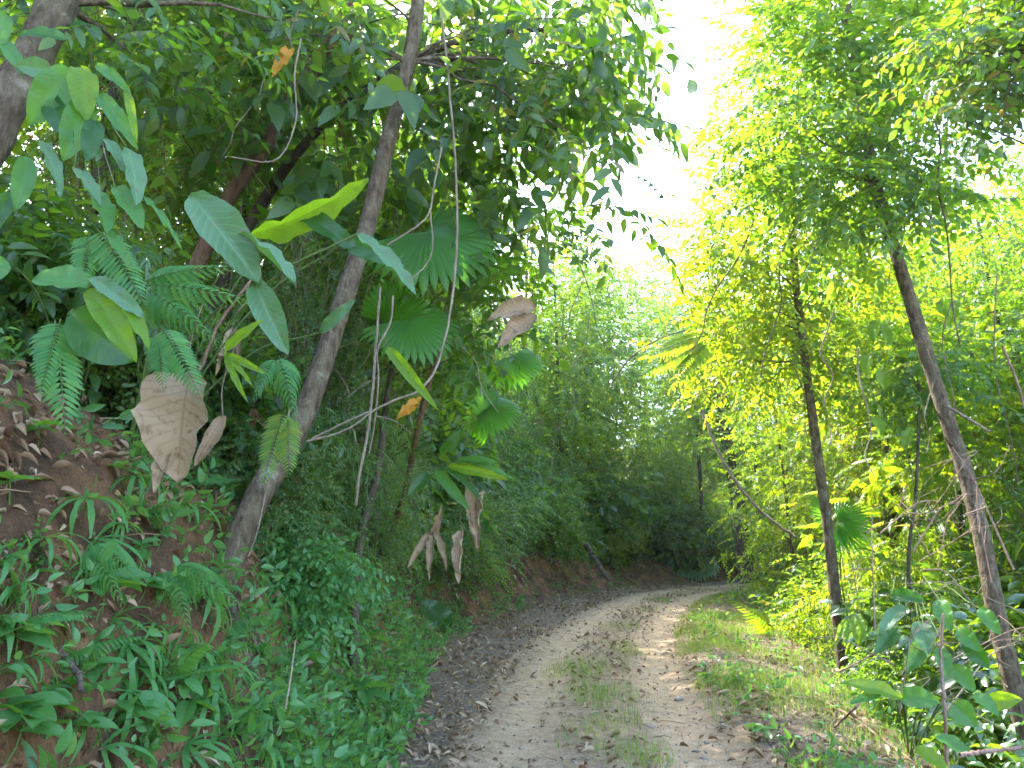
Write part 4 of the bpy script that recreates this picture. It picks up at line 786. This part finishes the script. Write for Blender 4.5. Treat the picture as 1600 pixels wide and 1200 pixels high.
tp = np.array([(-3.2, 7.2, tz(-3.2, 7.2) - .2), (-2.8, 7.1, 4.2), (-1.9, 6.9, 5.6), (-.6, 6.6, 6.3), (.4, 6.5, 6.4)])
tag(tree('tree', tp, .07, .02, pel(70, [(740, 150, 130, 150), (860, 60, 130, 110), (700, 20, 150, 90), (930, 120, 50, 150), (780, 280, 110, 50)], 6.0, 7.6, 12), .4, SP_big, 3, 'deep', 'barkd', seed=66, every=3, low=.6, hang=.7, sc=.8), 'overhanging bough with long dark drooping leaves at the top centre', 'tree')
for i, (l, r0, lb) in enumerate([([(590, 880, 9.3), (630, 780, 8.6), (655, 660, 7.8), (690, 520, 8.0), (720, 380, 8.3)], .045, 'slim brown trunk left of the hanging dead leaves'), ([(560, 860, 7.0), (590, 740, 7.1), (602, 640, 7.2), (620, 520, 7.4)], .045, 'mossy thin trunk right behind the pale twisted liana')]):
    tp = ptr(l, True); e = l[-1]
    tag(tree('tree', tp, r0, r0 * .55, pel(36, [(e[0] + 30, e[1] - 40, 110, 120)], e[2] - .7, e[2] + 1.2, 70 + i), .5, SP_mid, 6, 'deep', 'barkd' if i else 'barkr', seed=70 + i, every=4, low=.6, nseg=9, base=tp[0]), lb, 'tree')
# right verge
tp = ptr([(1640, 1260, 6.2), (1604, 1150, 6.3), (1562, 980, 6.4), (1520, 780, 6.6), (1462, 600, 6.8), (1404, 410, 7.0), (1366, 280, 7.2), (1342, 140, 7.3), (1322, 0, 7.4), (1308, -160, 7.5)])
tag(tree('tree', tp, .084, .038, pel(230, [(1350, 20, 140, 120), (1280, 130, 110, 110), (1220, 240, 100, 70), (1420, 240, 90, 110), (1400, 90, 80, 100), (1330, 300, 110, 70)], 6.6, 9.0, 8), .42, SP_small, 7, 'mid', 'bark', seed=81, every=7, low=.6, nseg=14, sc=.9, rough=.04), 'near leaning grey-brown trunk at the right edge with leafy crown', 'tree')
tp = ptr([(1318, 1045, 10.2), (1305, 930, 10.3), (1290, 800, 10.4), (1268, 640, 10.6), (1248, 480, 10.8), (1238, 370, 11), (1228, 250, 11.2), (1215, 130, 11.4)])
tag(tree('tree', tp, .082, .036, pel(230, [(1230, 330, 150, 110), (1180, 430, 110, 80), (1300, 450, 120, 100), (1150, 550, 70, 70), (1240, 560, 130, 80), (1230, 200, 100, 90), (1120, 400, 50, 60)], 10.2, 13, 9), .6, SP_small, 8, 'lime', 'bark', seed=82, every=9, low=.45, nseg=12, sc=.95, rough=.04), 'slender straight trunk on the right verge with sunlit yellow-green crown', 'tree')
tp = ptr([(1168, 912, 25), (1160, 830, 25), (1148, 750, 25.2), (1130, 650, 25.4), (1118, 520, 25.8)])
tag(tree('tree', tp, .27, .2, pel(60, [(1130, 560, 60, 90), (1100, 640, 50, 60)], 25, 28, 10), 1.0, SP_far, 12, 'mid', 'barkd', seed=83, every=6, low=.6, sc=1.3), 'dark trunk standing beyond the bend of the track', 'tree')
for i, (l, r0, lb) in enumerate([([(1092, 905, 28), (1096, 800, 28), (1090, 680, 28.2), (1085, 560, 28.5)], .09, 'thin dim stem left of the dark trunk beyond the bend'), ([(1192, 900, 24), (1184, 800, 24), (1180, 700, 24.5)], .09, 'thin stem right behind the dark trunk beyond the bend'), ([(1420, 900, 9.5), (1432, 760, 9.6), (1436, 600, 9.8)], .028, 'thin pale stem between the two right-hand trunks')]):
    tp = ptr(l, True); e = l[-1]
    tag(tree('tree', tp, r0, r0 * .6, pel(30, [(e[0], e[1] - 10, 50, 80)], e[2], e[2] + 1.6, 90 + i), .7 if i < 2 else .4, SP_far if i < 2 else SP_small, 8, 'mid' if i else 'grey', 'barkd', seed=90 + i, every=5, low=.5, nseg=8), lb, 'tree')
tp = np.array([(4.6, 5.0, tz(4.6, 5.0) - .2), (4.6, 5.0, 2.5), (4.5, 5.1, 5.0), (4.2, 5.3, 6.4)])
tag(tree('tree', tp, .10, .05, pel(90, [(1580, 60, 70, 90), (1520, 120, 34, 80), (1640, 10, 90, 120)], 4.8, 6.0, 11), .32, SP_small, 6, 'deep', 'barkd', seed=95, every=3, low=.6, sc=.8), 'dark leafy branch hanging into the upper right corner', 'tree')

# ------------------------------------------------------------------ lianas and dead wood
def liana(label, l, r, mat='pale', name='liana', twist=0, n=50, cat='liana'):
    p = catmull(ptr(l), n); g = np.random.default_rng(len(label)); p = p + g.normal(0, r * (.1 if twist else .18), p.shape); mb = MB(); base = p[0]
    if twist:
        t = np.linspace(0, twist, n)
        for ph in (0, 2.1, 4.2): tube(mb, p + np.stack([np.cos(t + ph), np.sin(t + ph), 0 * t], -1) * r * .7, r * .62, 5)
    else: tube(mb, p, np.linspace(r, r * .7, n), 6)
    o = mb.obj(name, [mat], None, base); tag(o, label, cat); return o
liana('pale twisted rope-like liana hanging right of the leaning trunk', [(594, 448, 4.9), (588, 530, 4.9), (582, 610, 4.9), (574, 680, 4.9), (562, 740, 4.9), (556, 790, 4.95)], .0075, twist=60)
liana('long grey liana dropping past the fan palm and looping left to the trunk', [(690, 20, 5.5), (706, 180, 5.5), (714, 320, 5.45), (710, 440, 5.4), (690, 550, 5.3), (662, 604, 5.2), (610, 628, 5.1), (540, 660, 5.1), (480, 690, 5.1)], .011)
liana('thin liana zigzagging in front of the fan palm', [(690, 230, 5.3), (678, 290, 5.3), (666, 340, 5.2), (610, 380, 5.15), (570, 405, 5.1)], .008)
liana('thin hanging vine left of the long grey liana', [(672, 330, 5.3), (676, 380, 5.3), (668, 410, 5.3), (640, 440, 5.2)], .007)
liana('thin curved vine looping below the reddish trunk', [(470, 60, 4.6), (460, 120, 4.6), (462, 190, 4.6), (430, 250, 4.6), (360, 245, 4.6)], .006)
liana('brown climbing stem slanting up above the large tan dead leaf', [(312, 580, 3.3), (340, 510, 3.35), (368, 470, 3.4), (392, 438, 3.45)], .008, 'barkr', 'stem', cat='stem')
liana('bare twig crossing from the leaning trunk to the lower right', [(480, 690, 4.9), (540, 672, 4.9), (586, 640, 5.0)], .008)
liana('thin pale root dangling beside the leaning trunk', [(452, 640, 4.4), (440, 700, 4.3), (418, 760, 4.2), (402, 830, 4.1), (388, 870, 4.1)], .005)
liana('leaning pale dead bough at the bend, sloping down to the right', [(1096, 640, 15), (1130, 720, 14.5), (1180, 790, 14), (1245, 842, 13.5)], .035, 'pale', 'dead_branch', cat='branch')
liana('pale broken branch crossing behind the near right trunk', [(1478, 634, 6.6), (1512, 654, 6.5), (1546, 674, 6.4)], .014, 'pale', 'dead_branch', cat='branch')
liana('long pinkish fallen stick lying across the ditch', [(1272, 1092), (1330, 1124), (1380, 1160), (1424, 1192)], .012, 'pink', 'fallen_stick', cat='stick')
liana('short forked stick leaning over the ditch', [(1305, 1140), (1330, 1112, 4.95), (1356, 1086, 5.0)], .008, 'pink', 'fallen_stick', cat='stick')
liana('thin arching dead stalk in front of the slender right trunk', [(1310, 1050, 7.5), (1350, 1030, 7.3), (1386, 1006, 7.2), (1392, 1000, 7.2)], .008, 'pink', 'dead_stalk', cat='stalk')
liana('upright brown dead stem before the near right trunk', [(1480, 1200, 4.8), (1476, 1100, 4.8), (1470, 1030, 4.9), (1474, 960, 4.9)], .012, 'pink', 'dead_stalk', cat='stalk')
liana('pinkish dead twig arching over the shiny bush', [(1440, 890, 5.6), (1480, 896, 5.5), (1530, 960, 5.4), (1550, 990, 5.4)], .006, 'pink', 'dead_stalk', cat='stalk')
liana('pale horizontal branch low at the right bottom edge', [(1500, 1180, 4.2), (1560, 1172, 4.2), (1640, 1166, 4.2)], .012, 'pink', 'fallen_stick', cat='stick')
liana('reddish hanging vine near the right edge', [(1566, 540, 6.2), (1590, 600, 6.2), (1606, 660, 6.2)], .012, 'pink', cat='liana')
liana('thin dark bamboo stem arching over the bend from the left', [(955, 600, 15), (985, 560, 15), (1030, 530, 15), (1090, 510, 15)], .02, 'twig', 'bamboo', cat='bamboo')
liana('pale dry stick on the bank between the strap ferns', [(24, 1062, 2.9), (70, 1040, 2.95), (122, 985, 3.0)], .004, 'pale', 'fallen_stick', cat='stick')
liana('thin pale dead stalk standing by the creeping herbs', [(446, 1108, 3.3), (454, 1060, 3.35), (462, 1000, 3.4)], .004, 'pale', 'dead_stalk', cat='stalk')
liana('grey weathered log end on the bank at the bend', [(915, 850, 20), (940, 890, 20), (952, 905, 19.8)], .07, 'barkd', 'log', cat='log')
liana('exposed brown root curving over the lower left bank', [(20, 990, 3.0), (80, 1010, 3.0), (120, 1050, 2.95), (128, 1080, 2.9)], .014, 'barkd', 'tree_root', cat='root')

# ------------------------------------------------------------------ small repeats: hanging vines, bank ferns, seedlings
vg = np.random.default_rng(21)
for i in range(62):
    left = i < 46
    px = vg.uniform(120, 980) if left else vg.uniform(1180, 1580); Y = (vg.uniform(5.5, 9) if px < 700 else vg.uniform(10, 18)) if left else vg.uniform(6.5, 11); py = vg.uniform(60, 560); ln = vg.uniform(120, 380); k = 7; t = np.linspace(0, 1, k)
    sl_ = vg.normal(0, 60); q = [(px + sl_ * a + vg.normal(0, 7), py + ln * a, Y + vg.normal(0, .05)) for a in t]; p = catmull(ptr(q), 30); mb = MB(); r = vg.uniform(.004, .012) * (1 + (Y - 6) * .05); tube(mb, p, np.linspace(r, r * .6, 30), 5)
    if i % 3 == 0:
        for j in range(3):
            b = p[8 + 7 * j]; d = np.array([vg.normal(0, .3), vg.normal(0, .2), vg.uniform(-.4, .3)]); tube(mb, catmull([b, b + d * .5 + np.array([0, 0, .03]), b + d], 8), np.linspace(r * .6, .002, 8), 4)
    o = mb.obj('hanging_vine', ['twig' if i % 2 else 'pale'], None, p[0]); REP.append((o, ('thin brown hanging vine', 'pale bare hanging vine')[1 - i % 2] if left else ('thin brown dangling stem', 'pale dangling stem')[1 - i % 2], 'vine', p[15], 'vines hanging in the foliage'))
for i in range(18):
    px, py = vg.uniform(1330, 1590), vg.uniform(800, 1150); Y = vg.uniform(4.6, 6.4); a = P(px, py, Y); an = vg.uniform(0, 3.14); ln = vg.uniform(.25, .8); d = np.array([math.cos(an), vg.normal(0, .25), math.sin(an) * .8]) * ln; g = tz(a[0], a[1])
    p = catmull([a - d * .35 - np.array([0, 0, .05]), a, a + d * .5 + np.array([0, 0, .06]), a + d], 24); mb = MB(); r = vg.uniform(.003, .007); tube(mb, p, np.linspace(r, r * .5, 24), 5)
    for j in (11, 15, 19): tube(mb, catmull([p[j], p[j] + vg.normal(0, .09, 3) + d * .1, p[j] + vg.normal(0, .13, 3) + d * .22], 7), np.linspace(r * .6, .0015, 7), 4)
    o = mb.obj('dead_twig', ['pink' if i % 3 else 'pale'], None, p[0]); REP.append((o, 'branching reddish dry twig' if i % 3 else 'branching pale dry twig', 'twig', a, 'dry twigs tangled in the right-hand bushes'))
for i in range(26):
    px, py = vg.uniform(330, 960), vg.uniform(430, 840); Y = np.interp(px, [330, 600, 960], [5.0, 7.0, 17.0]) * vg.uniform(.95, 1.1); a = P(px, py, Y); d_ = lat(a[0], a[1])[0][0]
    if d_ > -bankoff(a[1]) - .2: continue
    ln = vg.uniform(.25, .6) * (1 + .04 * (Y - 5)); root = empty('dead_frond', a); nb = int(vg.integers(3, 6))
    mb = MB(); tube(mb, catmull([a + np.array([vg.normal(0, .1), .25, vg.uniform(.2, .5)]), a + np.array([0, .06, .12]), a], 9), [.005] * 9, 5); mb.obj('stalk', ['twig'], root, a)
    for j in range(nb):
        blade(root, a, a, a + np.array([vg.normal(0, .3), vg.normal(0, .2), -1]) * ln * vg.uniform(.6, 1.1), ln * vg.uniform(.1, .22), 'dry' if vg.random() < .45 else 'litter', name='blade', seed=900 + i * 7 + j, curl=vg.uniform(.8, 2.0), wave=.04, droop=.1, fold=.1, torn=.06, nx=4, ny=10)
    REP.append((root, 'tattered brown hanging dead frond', 'dead frond', a, 'dead fronds hanging on the left bank'))
def proto_fern(n, size, seed, mat='fern'):
    root = empty('strap_fern', (0, 0, 0)); g = np.random.default_rng(seed); hub = np.array([0, 0, size * .3]); mb = MB(); tube(mb, [(0, 0, -.03), (0, 0, size * .15), hub], [.005, .004, .003], 5); mb.obj('stem', ['gstem'], root)
    for i in range(n):
        a = i * 6.283 / n + g.normal(0, .15); mb = MB(); inst(mb, FP_[g.integers(0, 3)][1], frames(np.array([[math.cos(a), math.sin(a), g.uniform(0, .6)]]), np.array([[0, 0, 1.]])), hub[None], np.array([size * g.uniform(.75, 1.2)])); mb.obj('frond', [mat], root)
    return root
def proto_lacy(n, size, seed, tpl, mat='fern'):
    root = empty('fern', (0, 0, 0)); g = np.random.default_rng(seed)
    for i in range(n):
        a = i * 6.283 / n + g.normal(0, .2); mb = MB(); inst(mb, tpl, frames(np.array([[math.cos(a), math.sin(a), g.uniform(.25, .9)]]), np.array([[0, 0, 1.]])), np.zeros((1, 3)), np.array([size * g.uniform(.75, 1.2)])); mb.obj('frond', [mat, 'gstem'], root)
    return root
def proto_seed(seed):
    root = empty('seedling', (0, 0, 0)); g = np.random.default_rng(seed); mb = MB(); tube(mb, [(0, 0, -.03), (.01, 0, .06), (0, .01, .13)], [.004, .003, .002], 5); mb.obj('stem', ['gstem'], root)
    for i in range(6):
        a = i * 2.4; d = np.array([math.cos(a), math.sin(a), g.uniform(-.2, .4)]); p0 = np.array([0, 0, .13 - .03 * (i // 3)]); blade(root, np.zeros(3), p0, p0 + d * g.uniform(.09, .14), .055, 'herb' if seed % 2 else 'bigg', nrml=np.array([0, 0, 1.]) + g.normal(0, .2, 3), seed=i + seed, fold=.22, droop=.25, nx=4, ny=8)
    return root
PF = [(proto_fern(11, .24, 1), 'drooping strap fern', 'fern'), (proto_fern(9, .18, 2), 'small strap fern', 'fern'), (proto_lacy(5, .22, 3, LACY), 'lacy green fern', 'fern'), (proto_lacy(5, .26, 4, LADDER), 'ladder fern', 'fern'), (proto_seed(1), 'pale broad-leaved seedling', 'seedling'), (proto_seed(2), 'green broad-leaved seedling', 'seedling')]
pts_ = []
for _ in range(900):
    px, py = vg.uniform(-20, 640), vg.uniform(560, 1210); g = G(px, py, 12, 1.6)
    if g is None or lat(g[0], g[1])[0][0] > -bankoff(g[1]) + .1: continue
    if px < 170 and 560 < py < 850: continue
    if any(math.hypot(px - a, py - b) < 37 for a, b in pts_): continue
    pts_.append((px, py)); k = vg.choice(6, p=[.26, .24, .07, .05, .19, .19]); o = dup(PF[k][0], g, vg.uniform(0, 6.28), vg.uniform(.7, 1.25), (vg.uniform(-.3, .1), vg.uniform(.1, .5))); REP.append((o, PF[k][1], PF[k][2], g, 'ferns and seedlings on the near left bank'))
for _ in range(60):
    px, py = vg.uniform(1080, 1330), vg.uniform(930, 1190); g = G(px, py, 26, 2)
    if g is None or not (1.1 < lat(g[0], g[1])[0][0] < 3.2): continue
    k = vg.choice([2, 4, 5]); o = dup(PF[k][0], g, vg.uniform(0, 6.28), vg.uniform(.5, .9)); REP.append((o, PF[k][1], PF[k][2], g, 'small plants on the right verge'))
for a in PF: drop(a[0])

# ------------------------------------------------------------------ labels of the repeated plants
LM = [(500, 600, 'the leaning trunk'), (295, 650, 'the large tan dead leaf'), (720, 390, 'the wide pleated fan palm'), (60, 60, 'the thick upper-left trunk'), (345, 370, 'the giant grey-green leaf'), (740, 820, 'the hanging dead leaves'), (805, 500, 'the tan dead leaf pair'), (930, 890, 'the eroded bank at the bend'),
      (1160, 820, 'the dark trunk beyond the bend'), (1290, 800, 'the slender right-hand trunk'), (1500, 720, 'the near leaning right trunk'), (1040, 200, 'the white gap of sky'), (1230, 1010, 'the grassy right verge'), (1250, 430, 'the yellow-green crown on the right'), (950, 640, 'the dense creepers above the bend'), (1350, 200, 'the near right crown'), (50, 1000, 'the bottom left corner'), (200, 800, 'the largest strap fern'), (330, 1060, 'the bright strap fern'), (390, 860, 'the foot of the leaning trunk'), (560, 1060, 'the creeping herbs by the road'), (30, 760, 'the bare earth at the left edge'), (160, 960, 'the five-leaved seedling'), (1440, 980, 'the shiny-leaved bush'), (1400, 1090, 'the arching lime-green leaves'), (1540, 900, 'the foot of the near right trunk')]
cells = {}
for o, ph, cat, p, grp in REP:
    q = proj(p)
    if q is None or not (-350 < q[0] < 1950): q = (q[0] if q else 0, q[1] if q else 0, q[2] if q else 1)
    j = min(range(len(LM)), key=lambda i: math.hypot(LM[i][0] - q[0], LM[i][1] - q[1])); dx, dy = q[0] - LM[j][0], q[1] - LM[j][1]
    rel = ('right of' if dx > 0 else 'left of') if abs(dx) > abs(dy) else ('below' if dy > 0 else 'above')
    if math.hypot(dx, dy) > 260: rel = 'well ' + rel
    cells.setdefault((ph, cat, rel, LM[j][2]), []).append((q[2], o, grp))
for (ph, cat, rel, lm), L_ in cells.items():
    L_.sort(key=lambda a: a[0]); n = len(L_)
    for i, (dd, o, grp) in enumerate(L_):
        if n == 1: lb = f'{ph} {rel} {lm}'
        elif n == 2: lb = f'{("nearer", "farther")[i]} {ph} of two {rel} {lm}'
        elif n == 3: lb = f'{("nearest", "middle", "farthest")[i]} {ph} of three {rel} {lm}'
        else: lb = f'{"nearest" if i == 0 else "farthest" if i == n - 1 else "second nearest" if i == 1 else "in-between"} {ph} {rel} {lm}'
        tag(o, lb, cat, grp)

# ------------------------------------------------------------------ the hazy air
mb = MB(); x0, x1, y0, y1, z0, z1 = -142, 142, -52, 132, float(gv[:, 2].min()) - 1, 42
c_ = np.array([(x, y, z) for z in (z0, z1) for y in (y0, y1) for x in (x0, x1)], float)
mb.add(c_, [(0, 2, 3), (0, 3, 1), (4, 5, 7), (4, 7, 6), (0, 1, 5), (0, 5, 4), (2, 6, 7), (2, 7, 3), (0, 4, 6), (0, 6, 2), (1, 3, 7), (1, 7, 5)])
m, N, L = new_mat('haze'); o = N.new('ShaderNodeOutputMaterial'); v = N.new('ShaderNodeVolumePrincipled'); v.inputs['Density'].default_value = .0005; v.inputs['Color'].default_value = (.92, .97, .95, 1); v.inputs['Anisotropy'].default_value = .45
L.new(v.outputs[0], o.inputs['Volume']); MAT['haze'] = m
tag(mb.obj('haze', ['haze'], smooth=False), kind='stuff')
